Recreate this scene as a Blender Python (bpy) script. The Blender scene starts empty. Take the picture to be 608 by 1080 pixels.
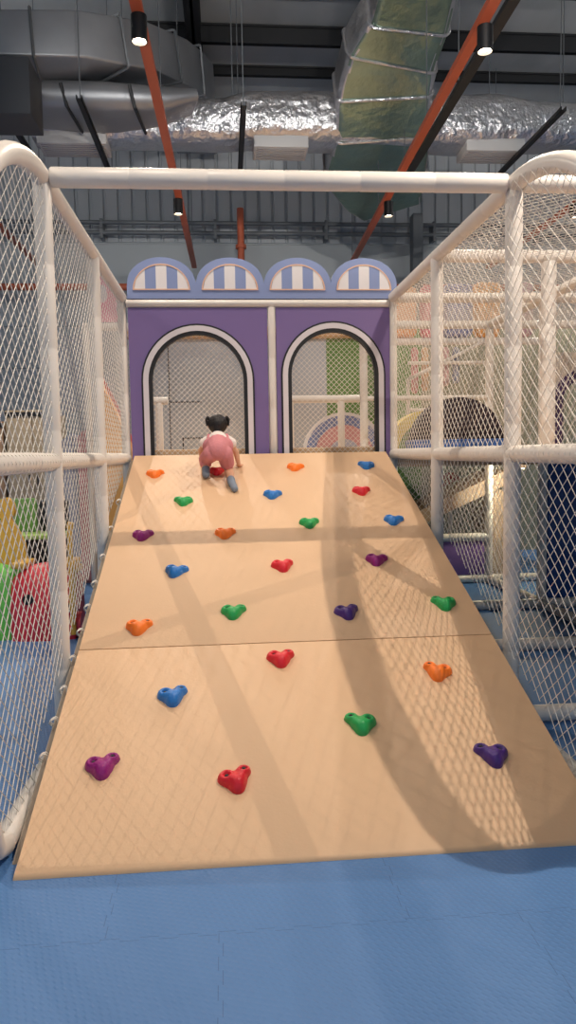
import bpy, bmesh, math, random
from mathutils import Vector, Matrix, noise

random.seed(7)
SC = bpy.context.scene
COL = SC.collection
PI = math.pi

# ------------------------------------------------------------------ camera
CAM_H = 1.55
FPX, YAW, PITCH, ROLL = 780.72, 0.08296, 0.07949, -0.01689
f = Vector((math.sin(YAW) * math.cos(PITCH), math.cos(YAW) * math.cos(PITCH), -math.sin(PITCH)))
r0 = Vector((math.cos(YAW), -math.sin(YAW), 0.0))
u0 = r0.cross(f)
r = math.cos(ROLL) * r0 + math.sin(ROLL) * u0
u = math.cos(ROLL) * u0 - math.sin(ROLL) * r0
cam_data = bpy.data.cameras.new('camera')
cam = bpy.data.objects.new('camera', cam_data)
COL.objects.link(cam)
M3 = Matrix((r, u, -f)).transposed()
cam.matrix_world = Matrix.Translation((0, 0, CAM_H)) @ M3.to_4x4()
cam_data.sensor_fit = 'VERTICAL'
cam_data.sensor_height = 24.0
cam_data.lens = FPX / 1080.0 * 24.0
cam_data.clip_end = 200
SC.camera = cam

# ------------------------------------------------------------------ world, lamps, exposure
W = bpy.data.worlds.new('world')
SC.world = W
W.use_nodes = True
bg = W.node_tree.nodes['Background']
bg.inputs[0].default_value = (0.74, 0.86, 1.0, 1)
bg.inputs[1].default_value = 0.52
SPOT_W = 330.0
SPOT_COL = (1.0, 0.86, 0.72)
# x, y, aim factor of every track lamp (z = 5)
LAMP_XY = [(-0.61, 6.30, 0.5), (2.24, 6.30, 0.45), (-0.57, 10.60, 0.85), (2.38, 10.60, 0.6), (-0.62, 2.80, 0.35), (2.33, 2.80, 1.35),
           (-3.40, 6.30, 0.3), (-3.40, 2.80, 0.7), (5.10, 6.30, 0.5), (5.10, 10.6, 0.8), (-3.4, 10.6, 0.8)]
# unseen fill lamps added to brighten roof and ducts: x, y, z, watts
FILL_SPOT_W = 1100.0  # power of the spots added as fill on the ducts
FILL_LAMPS = [(-5.2, 10.2, 6.9, 1700), (8.2, 10.2, 6.9, 1700)]
SC.view_settings.view_transform = 'Standard'
SC.view_settings.look = 'None'
SC.view_settings.gamma = 1.0
SC.view_settings.use_curve_mapping = False
SC.view_settings.exposure = 0.0
SC.cycles.use_denoising = True
SC.cycles.max_bounces = 8


# ------------------------------------------------------------------ materials
def lin(c):
    c = c / 255.0
    return c / 12.92 if c <= 0.04045 else ((c + 0.055) / 1.055) ** 2.4


def rgb(r_, g_, b_):
    return (lin(r_), lin(g_), lin(b_), 1.0)


MATS = {}


def mat(name, col, rough=0.5, metal=0.0, bump=0.0, bscale=20.0, var=0.0, vscale=4.0, emit=0.0, spec=0.5, stretch=None, detail=4, bdist=0.02):
    if name in MATS:
        return MATS[name]
    m = bpy.data.materials.new(name)
    m.use_nodes = True
    nt = m.node_tree
    b = nt.nodes['Principled BSDF']
    b.inputs['Base Color'].default_value = rgb(*col)
    b.inputs['Roughness'].default_value = rough
    b.inputs['Metallic'].default_value = metal
    b.inputs['Specular IOR Level'].default_value = spec
    if emit:
        b.inputs['Emission Color'].default_value = rgb(*col)
        b.inputs['Emission Strength'].default_value = emit
    tc = nt.nodes.new('ShaderNodeTexCoord')
    src = tc.outputs['Object']
    if stretch:
        mp = nt.nodes.new('ShaderNodeMapping')
        mp.inputs['Scale'].default_value = stretch
        nt.links.new(src, mp.inputs['Vector'])
        src = mp.outputs['Vector']
    if var:
        n = nt.nodes.new('ShaderNodeTexNoise')
        n.inputs['Scale'].default_value = vscale
        n.inputs['Detail'].default_value = 5
        nt.links.new(src, n.inputs['Vector'])
        mx = nt.nodes.new('ShaderNodeMix')
        mx.data_type = 'RGBA'
        c = rgb(*col)
        mx.inputs['A'].default_value = tuple(max(0, x * (1 - var)) for x in c[:3]) + (1,)
        mx.inputs['B'].default_value = tuple(min(1, x * (1 + var)) for x in c[:3]) + (1,)
        nt.links.new(n.outputs['Fac'], mx.inputs['Factor'])
        nt.links.new(mx.outputs['Result'], b.inputs['Base Color'])
    if bump:
        n2 = nt.nodes.new('ShaderNodeTexNoise')
        n2.inputs['Scale'].default_value = bscale
        n2.inputs['Detail'].default_value = detail
        nt.links.new(src, n2.inputs['Vector'])
        bp = nt.nodes.new('ShaderNodeBump')
        bp.inputs['Strength'].default_value = bump
        bp.inputs['Distance'].default_value = bdist
        nt.links.new(n2.outputs['Fac'], bp.inputs['Height'])
        nt.links.new(bp.outputs['Normal'], b.inputs['Normal'])
    MATS[name] = m
    return m


def floor_material():
    """blue foam mats: puzzle-edged square tiles with a raised woven tread"""
    m = bpy.data.materials.new('blue_foam_mat')
    m.use_nodes = True
    nt = m.node_tree
    N, L = nt.nodes, nt.links
    b = N['Principled BSDF']
    b.inputs['Roughness'].default_value = 0.55
    tc = N.new('ShaderNodeTexCoord')
    sx = N.new('ShaderNodeSeparateXYZ')
    L.new(tc.outputs['Object'], sx.inputs[0])

    def op(o, a, b_=None, c=None):
        n = N.new('ShaderNodeMath')
        n.operation = o
        for i, v in enumerate((a, b_, c)):
            if v is None:
                continue
            if isinstance(v, (int, float)):
                n.inputs[i].default_value = v
            else:
                L.new(v, n.inputs[i])
        return n.outputs[0]
    X, Y = sx.outputs[0], sx.outputs[1]

    def seam(a, o, off):
        # distance to a wiggling joint line every metre along a; wiggle follows o
        wig = op('MULTIPLY', op('SIGN', op('SINE', op('MULTIPLY', o, 2 * PI / 0.125))), 0.007)
        t = op('ADD', op('ADD', a, off), wig)
        fr = op('SUBTRACT', op('FRACT', t), 0.5)
        d = op('SUBTRACT', 0.5, op('ABSOLUTE', fr))
        return op('LESS_THAN', d, 0.0013)
    row = op('MULTIPLY', op('FLOOR', op('ADD', Y, 0.70)), 0.38)
    s = op('MAXIMUM', seam(Y, X, 0.70), seam(op('ADD', X, row), Y, 0.05 - 0.76))
    # woven tread: two families of short diagonal bars
    p = op('ADD', X, Y)
    q = op('SUBTRACT', X, Y)
    k = 2 * PI / 0.034
    bars1 = op('MULTIPLY', op('SINE', op('MULTIPLY', p, k)), op('SINE', op('MULTIPLY', q, k * 0.5)))
    ht = op('MAXIMUM', bars1, 0.0)
    bp = N.new('ShaderNodeBump')
    bp.inputs['Strength'].default_value = 0.5
    bp.inputs['Distance'].default_value = 0.003
    L.new(op('SUBTRACT', ht, op('MULTIPLY', s, 2.0)), bp.inputs['Height'])
    L.new(bp.outputs['Normal'], b.inputs['Normal'])
    n = N.new('ShaderNodeTexNoise')
    n.inputs['Scale'].default_value = 1.6
    n.inputs['Detail'].default_value = 6
    L.new(tc.outputs['Object'], n.inputs['Vector'])
    mx = N.new('ShaderNodeMix')
    mx.data_type = 'RGBA'
    mx.inputs['A'].default_value = rgb(*FLOOR_A)
    mx.inputs['B'].default_value = rgb(*FLOOR_B)
    L.new(n.outputs['Fac'], mx.inputs['Factor'])
    m2 = N.new('ShaderNodeMix')
    m2.data_type = 'RGBA'
    m2.inputs['B'].default_value = rgb(30, 60, 105)
    L.new(mx.outputs['Result'], m2.inputs['A'])
    L.new(op('MULTIPLY', s, 0.42), m2.inputs['Factor'])
    L.new(m2.outputs['Result'], b.inputs['Base Color'])
    return m


FLOOR_A, FLOOR_B = (78, 124, 180), (92, 138, 194)
WHITE_PAD = mat('white_vinyl_padding', (226, 220, 212), 0.38, bump=0.10, bscale=9)
ROPE = mat('white_rope', (232, 226, 216), 0.8)
BEIGE = mat('beige_vinyl', (217, 181, 144), 0.55, bump=0.05, bscale=60, var=0.03, vscale=2)
BOARD = mat('grey_underlay', (150, 138, 124), 0.7)
PURPLE = mat('purple_panel', (120, 100, 154), 0.5, bump=0.03, bscale=5)
TRIMWHITE = mat('white_trim', (216, 210, 214), 0.45)
BLACK = mat('black_trim', (20, 20, 24), 0.5)
PERI = mat('periwinkle_board', (134, 150, 194), 0.45)
STRIPE_W = mat('cream_stripe', (232, 228, 228), 0.5)
PEACH = mat('peach_edging', (226, 184, 156), 0.5)
FOIL = mat('foil_insulation', (205, 205, 208), 0.30, 0.85, bump=1.0, bscale=7.0, bdist=0.06, detail=6, var=0.15, vscale=3)
FOIL_REFLECT = mat('foil_painted_green_reflection', (134, 154, 140), 0.32, 0.75, bump=0.7, bscale=4.5, bdist=0.05, detail=6, var=0.25, vscale=2)  # silver foil with the reflected green floor painted into its colour
SHEET = mat('galvanised_sheet', (150, 152, 156), 0.45, 0.6, bump=0.15, bscale=2.5, var=0.25, vscale=1.5)
DARKSHEET = mat('dark_grey_sheet', (74, 76, 80), 0.6, 0.2)
GRILLE = mat('pale_diffuser', (190, 190, 190), 0.5)
ORANGE_STEEL = mat('orange_painted_steel', (196, 98, 66), 0.5)
DARKSTEEL = mat('dark_steel', (34, 35, 38), 0.55)
MIDSTEEL = mat('grey_steel', (110, 114, 118), 0.5, 0.3)


# ------------------------------------------------------------------ mesh helpers
def tube(bm, pts, rad, seg=12, closed=False, cap=True):
    pts = [Vector(p) for p in pts]
    n = len(pts)
    rads = rad if isinstance(rad, (list, tuple)) else [rad] * n
    rings = []
    prev = None
    for i, p in enumerate(pts):
        if closed:
            t = (pts[(i + 1) % n] - pts[i - 1]).normalized()
        elif i == 0:
            t = (pts[1] - p).normalized()
        elif i == n - 1:
            t = (p - pts[i - 1]).normalized()
        else:
            t = ((pts[i + 1] - p).normalized() + (p - pts[i - 1]).normalized()).normalized()
        if prev is None:
            a = Vector((0, 0, 1)) if abs(t.z) < 0.9 else Vector((1, 0, 0))
            nrm = (a - t * a.dot(t)).normalized()
        else:
            nrm = (prev - t * prev.dot(t)).normalized()
        prev = nrm
        bn = t.cross(nrm)
        rings.append([bm.verts.new(p + (nrm * math.cos(2 * PI * k / seg) + bn * math.sin(2 * PI * k / seg)) * rads[i])
                      for k in range(seg)])
    m = n if closed else n - 1
    for i in range(m):
        a, b = rings[i], rings[(i + 1) % n]
        for k in range(seg):
            bm.faces.new((a[k], a[(k + 1) % seg], b[(k + 1) % seg], b[k]))
    if cap and not closed:
        bm.faces.new(rings[0][::-1])
        bm.faces.new(rings[-1])


def box(bm, lo, hi, bev=0.0, seg=2):
    lo, hi = Vector(lo), Vector(hi)
    c = (lo + hi) / 2
    s = hi - lo
    res = bmesh.ops.create_cube(bm, size=1.0, matrix=Matrix.Translation(c) @ Matrix.Diagonal((s.x, s.y, s.z, 1)))
    if bev:
        es = list({e for v in res['verts'] for e in v.link_edges})
        bmesh.ops.bevel(bm, geom=es, offset=bev, segments=seg, affect='EDGES', profile=0.5)


def prism(bm, poly, place, t0, t1):
    """poly: 2D outline; place(u, v, t) -> 3D; extruded from t0 to t1"""
    a = [bm.verts.new(place(x, y, t0)) for x, y in poly]
    b = [bm.verts.new(place(x, y, t1)) for x, y in poly]
    bm.faces.new(a)
    bm.faces.new(b[::-1])
    n = len(poly)
    for i in range(n):
        bm.faces.new((a[i], b[i], b[(i + 1) % n], a[(i + 1) % n]))


def strip(bm, inner, outer, place, t0, t1, closed=False):
    """band between two outlines of equal length, extruded"""
    n = len(inner)
    V = [[bm.verts.new(place(x, y, t)) for x, y in pl] for t in (t0, t1) for pl in (inner, outer)]
    i0, o0, i1, o1 = V
    m = n if closed else n - 1
    for k in range(m):
        j = (k + 1) % n
        bm.faces.new((i0[k], o0[k], o0[j], i0[j]))
        bm.faces.new((i1[k], i1[j], o1[j], o1[k]))
        bm.faces.new((o0[k], o1[k], o1[j], o0[j]))
        bm.faces.new((i0[k], i0[j], i1[j], i1[k]))
    if not closed:
        for k in (0, n - 1):
            bm.faces.new((i0[k], i1[k], o1[k], o0[k]))


def finish(bm, smooth=True, angle=40):
    bmesh.ops.recalc_face_normals(bm, faces=bm.faces)
    if smooth:
        ca = math.radians(angle)
        for fc in bm.faces:
            fc.smooth = True
        for e in bm.edges:
            if len(e.link_faces) == 2:
                if e.calc_face_angle(0) > ca:
                    e.smooth = False


def origin_of(o):
    v = Vector((0, 0, 0))
    while o is not None:
        v += o.location
        o = o.parent
    return v


def obj(name, bm, m, parent=None, loc=None, smooth=True, angle=40):
    """link a world-coordinate bmesh as one object; loc = where its origin goes"""
    finish(bm, smooth, angle)
    base = origin_of(parent) if parent is not None else Vector((0, 0, 0))
    o_world = Vector(loc) if loc is not None else base
    bmesh.ops.translate(bm, verts=bm.verts, vec=-o_world)
    me = bpy.data.meshes.new(name)
    bm.to_mesh(me)
    bm.free()
    for mm in (m if isinstance(m, (list, tuple)) else [m]):
        me.materials.append(mm)
    o = bpy.data.objects.new(name, me)
    COL.objects.link(o)
    o.parent = parent
    o.location = o_world - base
    return o


def tag(o, label, cat, group=None, kind=None):
    o['label'] = label
    o['category'] = cat
    if group:
        o['group'] = group
    if kind:
        o['kind'] = kind
    return o


def thing(name, label, cat, loc, group=None, kind=None):
    o = bpy.data.objects.new(name, None)
    o.empty_display_size = 0.1
    COL.objects.link(o)
    o.location = loc
    return tag(o, label, cat, group, kind)


def part(o, label):
    o['label'] = label
    return o


def B():
    return bmesh.new()


def clip(p, d, poly):
    """intervals of the line p + t d inside the polygon (even-odd)"""
    ts = []
    n = len(poly)
    for i in range(n):
        a, b = poly[i], poly[(i + 1) % n]
        ex, ey = b[0] - a[0], b[1] - a[1]
        den = d[0] * ey - d[1] * ex
        if abs(den) < 1e-12:
            continue
        t = ((a[0] - p[0]) * ey - (a[1] - p[1]) * ex) / den
        s = ((a[0] - p[0]) * d[1] - (a[1] - p[1]) * d[0]) / den
        if 0 <= s < 1:
            ts.append(t)
    ts.sort()
    return [(ts[i], ts[i + 1]) for i in range(0, len(ts) - 1, 2)]


def net_bm(poly, place, cu, cv, rad=0.0020, sag=0.0, step=0.12, seed=0):
    """knotted diamond netting filling a polygon; cu, cv = diamond width and height"""
    bm = B()
    us = [q[0] for q in poly]
    vs = [q[1] for q in poly]
    u0_, u1_, v0_, v1_ = min(us), max(us), min(vs), max(vs)
    for sgn in (1, -1):
        d = Vector((cu, sgn * cv)).normalized()
        span = (u1_ - u0_) + (v1_ - v0_) * cu / cv
        nlines = int(span / cu) + 2
        for i in range(nlines):
            if sgn == 1:
                p = (u0_ - (v1_ - v0_) * cu / cv + (i + 0.5) * cu, v0_)
            else:
                p = (u0_ + (i + 0.5) * cu, v0_)
                d = Vector((-cu, cv)).normalized()
            if sgn == 1:
                d = Vector((cu, cv)).normalized()
            for t0, t1 in clip(p, d, poly):
                ln = t1 - t0
                if ln < 0.012:
                    continue
                k = max(1, int(ln / step)) if sag else 1
                pts = []
                for j in range(k + 1):
                    t = t0 + ln * j / k
                    uu, vv = p[0] + d[0] * t, p[1] + d[1] * t
                    w = 0.0
                    if sag:
                        e = math.sin(PI * (uu - u0_) / (u1_ - u0_)) * math.sin(PI * (vv - v0_) / (v1_ - v0_))
                        w = sag * e * (0.7 + 0.6 * noise.noise(Vector((uu * 1.7, vv * 1.7, seed))))
                        uu += 0.3 * sag * e * noise.noise(Vector((uu * 1.1, vv * 1.1, seed + 5)))
                        vv -= 0.4 * sag * e
                    pts.append(place(uu, vv, w))
                tube(bm, pts, rad, 4, cap=False)
    return bm


def lacing_bm(a, b, rad, pitch=0.055, rr=0.003):
    a, b = Vector(a), Vector(b)
    t = (b - a).normalized()
    x = t.orthogonal().normalized()
    y = t.cross(x)
    L = (b - a).length
    n = int(L / pitch * 8)
    pts = []
    for i in range(n + 1):
        ph = 2 * PI * i / 8
        pts.append(a + t * (L * i / n) + (x * math.cos(ph) + y * math.sin(ph)) * (rad + rr * 0.4))
    bm = B()
    tube(bm, pts, rr, 4, cap=False)
    return bm


def pad_bm(a, b, rad=0.046, ribs=True):
    """padded pipe: straight sleeve with shallow joint grooves"""
    bm = B()
    a, b = Vector(a), Vector(b)
    L = (b - a).length
    n = max(1, int(round(L / 0.42)))
    pts, rads = [a], [rad * 0.9]
    for i in range(n):
        s0, s1 = i / n, (i + 1) / n
        g = 0.006 / L
        for s, q in ((s0 + g * 1.2, 1.0), (s1 - g * 1.2, 1.0), (s1, 0.955)):
            pts.append(a.lerp(b, min(max(s, 0.001), 0.999 if i == n - 1 and s < 1 else 1)))
            rads.append(rad * q)
    tube(bm, pts, rads, 20)
    return bm


# ------------------------------------------------------------------ setting
def plane_bm(corners):
    bm = B()
    bm.faces.new([bm.verts.new(c) for c in corners])
    return bm


def struct(name, bm, m, label, cat, **k):
    return tag(obj(name, bm, m, **k), label, cat, kind='structure')


bm = B()
box(bm, (-9, -6, -0.1), (12, 16.2, 0))
struct('floor', bm, floor_material(), 'blue interlocking foam mat floor with a woven tread', 'floor')

WALL = mat('pale_metal_cladding', (186, 190, 194), 0.55, 0.0, var=0.10, vscale=0.8, stretch=(3, 1, 0.5))
WALLLOW = mat('grey_lower_cladding', (172, 178, 182), 0.6, 0.0, var=0.08, vscale=0.8)
DARKWALL = mat('dark_side_cladding', (110, 114, 118), 0.7)
bm = B()
prof = []
x = -9.0
while x < 12:
    prof += [(x, 0), (x + 0.215, 0), (x + 0.235, 0.05), (x + 0.27, 0.05), (x + 0.29, 0)]
    x += 0.29
lo = [bm.verts.new((px, 16 + d, 5.95)) for px, d in prof]
hi = [bm.verts.new((px, 16 + d, 8.7)) for px, d in prof]
for i in range(len(prof) - 1):
    bm.faces.new((lo[i], lo[i + 1], hi[i + 1], hi[i]))
struct('wall_back', bm, WALL, 'grey ribbed metal cladding high on the back wall', 'wall', smooth=False)
bm = B()
prof = []
z = 0.0
while z < 5.9:
    prof += [(0, z), (0, z + 0.80), (0.03, z + 0.82), (0.03, z + 0.84)]
    z += 0.85
prof.append((0, 5.95))
lo = [bm.verts.new((-9, 15.9 + d, zz)) for d, zz in prof]
hi = [bm.verts.new((12, 15.9 + d, zz)) for d, zz in prof]
for i in range(len(prof) - 1):
    bm.faces.new((lo[i], lo[i + 1], hi[i + 1], hi[i]))
struct('wall_back_lower', bm, WALLLOW, 'smooth grey horizontal cladding low on the back wall', 'wall', smooth=False)
struct('wall_left', plane_bm([(-9, -6, 0), (-9, 16.1, 0), (-9, 16.1, 8.7), (-9, -6, 8.7)]), DARKWALL,
       'dark grey metal side wall on the left', 'wall')
struct('wall_right', plane_bm([(12, -6, 0), (12, 16.1, 0), (12, 16.1, 8.7), (12, -6, 8.7)]), DARKWALL,
       'dark grey metal side wall on the right', 'wall')
ROOF = mat('silvery_roof_insulation', (176, 178, 178), 0.6, 0.0, bump=0.4, bscale=2, var=0.3, vscale=1.3, stretch=(1, 0.4, 1))
bm = B()
box(bm, (-9, -6, 8.65), (12, 16.2, 8.75))
struct('ceiling', bm, ROOF, 'silvery insulated underside of the hall roof', 'ceiling')


def i_beam(a, b, h, w, name, label):
    bm = B()
    a, b = Vector(a), Vector(b)
    d = (b - a).normalized()
    s = Vector((-d.y, d.x, 0))
    for (x0, x1, z0, z1) in ((-w / 2, w / 2, -0.03, 0), (-w / 2, w / 2, -h, -h + 0.03), (-0.02, 0.02, -h, 0)):
        prism(bm, [(x0, z0), (x1, z0), (x1, z1), (x0, z1)],
              lambda p, q, t: a + s * p + Vector((0, 0, q)) + d * t, 0, (b - a).length)
    return struct(name, bm, DARKSTEEL, label, 'beam', smooth=False)


for i, y in enumerate((9.0, 10.3, 11.6, 12.9, 14.2)):
    i_beam((-9, y, 8.64), (12, y, 8.64), 0.17 if i != 3 else 0.30, 0.10, 'roof_purlin', 'dark steel purlin running across under the roof')
for x in (-6.0, -0.35, 2.55, 8.2):
    i_beam((x, 2, 8.60), (x, 15.9, 8.60), 0.42, 0.24, 'roof_rafter', 'dark steel rafter running lengthwise under the roof')

# ------------------------------------------------------------------ climbing ramp
K = 1.55 / (6.7834 - 2.675)
ALPHA = math.atan(K)
RN = Vector((0, -math.sin(ALPHA), math.cos(ALPHA)))      # ramp normal
RT = Vector((0, math.cos(ALPHA), math.sin(ALPHA)))       # up the ramp
RAMP0 = Vector((0, 2.675, 0.0))
RL, RR = -0.815, 1.482


def rz(y):
    return K * (y - 2.675)


ramp = thing('climbing_ramp', 'wide beige padded climbing ramp rising to the purple arches', 'ramp', (0.33, 2.7, 0))


def on_ramp(x, s, t):
    """x across, s metres up the slope, t above the surface"""
    return RAMP0 + Vector((x, 0, 0)) + RT * s + RN * t


S_END = (6.7834 - 2.675) / math.cos(ALPHA)
S1 = (4.02 - 2.675) / math.cos(ALPHA)
bm = B()
prism(bm, [(0.03, -0.042), (S_END - 0.01, -0.042), (S_END - 0.01, -0.085), (0.2, -0.085)],
      lambda s, t, x: on_ramp(x, s, t), RL - 0.035, RR + 0.02)
obj('base_board', bm, BOARD, ramp, smooth=False)
for s0, s1 in ((0.0, S1 - 0.002), (S1 + 0.002, S_END)):
    bm = B()
    n = 12
    # a cushion with softly rounded rims
    prof = [(s0 + 0.004, -0.038), (s0, -0.03), (s0, -0.012), (s0 + 0.002, -0.002), (s0 + 0.006, 0.0),
            (s1 - 0.006, 0.0), (s1 - 0.002, -0.002), (s1, -0.012), (s1, -0.03), (s1 - 0.004, -0.038)]
    if s0 == 0.0:
        prof[0] = (0.10, -0.038)
        prof[1] = (0.015, -0.006)
        prof[2] = (0.006, -0.003)
        prof[3] = (0.012, 0.004)
        prof[4] = (0.03, 0.006)
        prof.insert(5, (0.12, 0.0))
    prism(bm, prof, lambda s, t, x: on_ramp(x, s, t), RL, RR)
    obj('mat', bm, BEIGE, ramp, angle=50)
# rope ties lashing the left net to the ramp edge
for y in (3.30, 3.52, 3.74, 3.98, 4.22, 4.46, 4.72, 5.05, 5.45, 5.9):
    bm = B()
    c = Vector((RL - 0.03, y, rz(y) - 0.035))
    for q in range(2):
        pts = [c + RT * (0.012 * q) + Vector((0.020 * math.cos(a), 0, 0)) + RN * (0.026 * math.sin(a))
               + RT * 0.01 * math.sin(a * 2) for a in [2 * PI * k / 12 for k in range(12)]]
        tube(bm, pts, 0.0035, 6, closed=True)
    obj('tie', bm, ROPE, ramp)

# ------------------------------------------------------------------ netted side frames
XL, XR = -0.90, 1.58
Y1, Y2, Y3 = 3.98, 5.44, 6.90
ZT, ZM = 2.97, 1.525
PR = 0.046


def bend_pts(X, n=16):
    a, b = 1.30, 1.0
    pts = [(X, Y1 - a * math.sin(t), ZT - b + b * math.cos(t)) for t in [PI / 2 * i / n for i in range(n + 1)]]
    pts += [(X, Y1 - a, 1.4), (X, Y1 - a, 0.7), (X, Y1 - a, 0.22), (X, Y1 - a + 0.06, 0.09), (X, Y1 - a + 0.18, 0.05)]
    return pts


def side_frame(X, label, inward):
    t = thing('netted_side_frame', label, 'safety frame', (X, Y1, 0), 'netted side frames of the ramp')
    for y, rr in ((Y1, PR), (Y2, PR), (Y3, 0.040)):
        o = obj('post', pad_bm((X, y, 0.0), (X, y, ZT - 0.02), rr), WHITE_PAD, t)
    obj('top_rail', pad_bm((X, Y1 - 0.02, ZT), (X, Y3 + 0.02, ZT), PR), WHITE_PAD, t)
    obj('middle_rail', pad_bm((X, Y1 - 1.26, ZM), (X, Y3, ZM), PR), WHITE_PAD, t)
    bm = B()
    tube(bm, bend_pts(X), PR * 1.05, 20)
    obj('bent_tube', bm, WHITE_PAD, t)
    obj('floor_rail', pad_bm((X, Y1 - 1.12, 0.05), (X, Y1 - 0.05, 0.05), PR), WHITE_PAD, t)
    obj('lacing', lacing_bm((X, Y1 - 1.2, ZM), (X, Y3, ZM), PR), ROPE, t)
    pl = lambda u_, v_, w: (X + w, u_, v_)
    up = lambda ya, yb: [(ya + .045, ZM + .04), (yb - .045, ZM + .04), (yb - .045, ZT - .04), (ya + .045, ZT - .04)]
    lowr = lambda ya, yb: [(ya + .045, rz(ya) - .03), (yb - .045, min(rz(yb) - .03, ZM - .05)), (yb - .045, ZM - .04), (ya + .045, ZM - .04)]
    CU, CV = 0.082, 0.070
    obj('net', net_bm(up(Y1, Y2), pl, CU, CV, sag=0.012, seed=1), ROPE, t)
    obj('net', net_bm(up(Y2, Y3), pl, CU, CV, sag=0.012, seed=2), ROPE, t)
    obj('net', net_bm(lowr(Y1, Y2), pl, CU, CV, sag=0.01, seed=3), ROPE, t)
    obj('net', net_bm(lowr(Y2, Y3), pl, CU, CV, seed=4), ROPE, t)
    # the wide net closing the bent end
    arc = [(p[1], p[2]) for p in bend_pts(X)]
    off = inward * 0.045
    pl2 = lambda u_, v_, w: (X + off + w, u_, v_)
    front = [(Y1 + 0.005, ZT)] + [(q[0], q[1]) for q in arc[1:]] + [(3.35, 0.06), (3.35, rz(3.35) - 0.02), (Y1 + .005, rz(Y1) - .02)]
    obj('net', net_bm(front, pl2, 0.090, 0.078, rad=0.0023, sag=0.05 * inward * -1, seed=5), ROPE, t)
    return t


left_frame = side_frame(XL, 'white padded frame with netting along the left edge of the ramp', 0.3)
right_frame = side_frame(XR, 'white padded frame with netting along the right edge of the ramp', -1.0)
bar = obj('padded_crossbar', pad_bm((XL + 0.046, Y1, ZT), (XR - 0.046, Y1, ZT), 0.05), WHITE_PAD, loc=(0.34, Y1, ZT))
tag(bar, 'thick white padded bar spanning overhead between the two front posts', 'crossbar')

# ------------------------------------------------------------------ purple arched wall at the top of the ramp
WY = 6.90
wall = thing('arched_play_wall', 'purple play wall with two white rimmed arches at the top of the ramp', 'play wall', (0.35, WY, 1.50))
px = lambda u_, v_, t: (u_, t, v_)


def arch_outline(x0, x1, zb, zt, n=24):
    """straight jambs and a round head, from bottom left over the top to bottom right"""
    rr = (x1 - x0) / 2
    cx = (x0 + x1) / 2
    zc = zt - rr
    return [(x0, zb)] + [(cx - rr * math.cos(PI * k / n), zc + rr * math.sin(PI * k / n)) for k in range(n + 1)] + [(x1, zb)]


def panel_with_arch(x0, x1, z0, z1, hole, t0, t1):
    bm = B()
    # outer outline sampled to match the hole outline
    outer = []
    n = len(hole)
    zc = hole[1][1]
    cx = (hole[0][0] + hole[-1][0]) / 2
    for i, (hx, hz) in enumerate(hole):
        if i == 0:
            outer.append((x0, z0))
        elif i == n - 1:
            outer.append((x1, z0))
        else:
            a = PI * (i - 1) / (n - 3)
            dx, dz = -math.cos(a), math.sin(a)
            tx = ((x1 - cx) / dx if dx > 1e-6 else ((x0 - cx) / dx if dx < -1e-6 else 1e9))
            tz = (z1 - zc) / dz if dz > 1e-6 else 1e9
            t = min(tx, tz)
            outer.append((cx + dx * t, zc + dz * t))
    # force the two top corners
    for cxn, czn in ((x0, z1), (x1, z1)):
        k = min(range(n), key=lambda i: (outer[i][0] - cxn) ** 2 + (outer[i][1] - czn) ** 2)
        outer[k] = (cxn, czn)
    strip(bm, hole, outer, px, t0, t1)
    return bm


ZB, ZH = 1.50, 2.875
for (x0, x1, ax0, ax1, top) in ((-0.845, 0.41, -0.74, 0.28, 2.73), (0.49, 1.545, 0.53, 1.50, 2.75)):
    o1 = arch_outline(ax0, ax1, ZB, top)
    obj('panel', panel_with_arch(x0, x1, ZB, ZH, o1, WY - 0.03, WY + 0.03), PURPLE, wall, smooth=False)
    e = 0.014
    oo = arch_outline(ax0 - 0.002, ax1 + 0.002, ZB, top + 0.002)
    o2 = arch_outline(ax0 + e, ax1 - e, ZB, top - e)
    o3 = arch_outline(ax0 + 0.062, ax1 - 0.062, ZB, top - 0.062)
    o4 = arch_outline(ax0 + 0.096, ax1 - 0.096, ZB, top - 0.096)
    bm = B()
    strip(bm, o2, oo, px, WY - 0.040, WY + 0.02)
    obj('outer_edge', bm, BLACK, wall, smooth=False)
    bm = B()
    strip(bm, o3, o2, px, WY - 0.046, WY + 0.02)
    obj('arch_trim', bm, TRIMWHITE, wall, smooth=False)
    bm = B()
    strip(bm, o4, o3, px, WY - 0.040, WY + 0.02)
    obj('inner_edge', bm, BLACK, wall, smooth=False)
    obj('net', net_bm(o4, lambda u_, v_, w: (u_, WY + 0.01, v_), 0.050, 0.050, rad=0.0021), ROPE, wall)
obj('header_rail', pad_bm((-0.86, WY - 0.01, 2.915), (1.54, WY - 0.01, 2.915), 0.036), WHITE_PAD, wall)
obj('post', pad_bm((0.45, WY - 0.01, 1.50), (0.45, WY - 0.01, 2.88), 0.036), WHITE_PAD, wall)

bm = B()
box(bm, (-0.80, WY + 0.04, 1.50), (1.50, WY + 0.16, 1.60), 0.02)
part(obj('sill', bm, mat('tan_sill', (206, 170, 130), 0.6), wall), 'tan padded sill')

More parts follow.
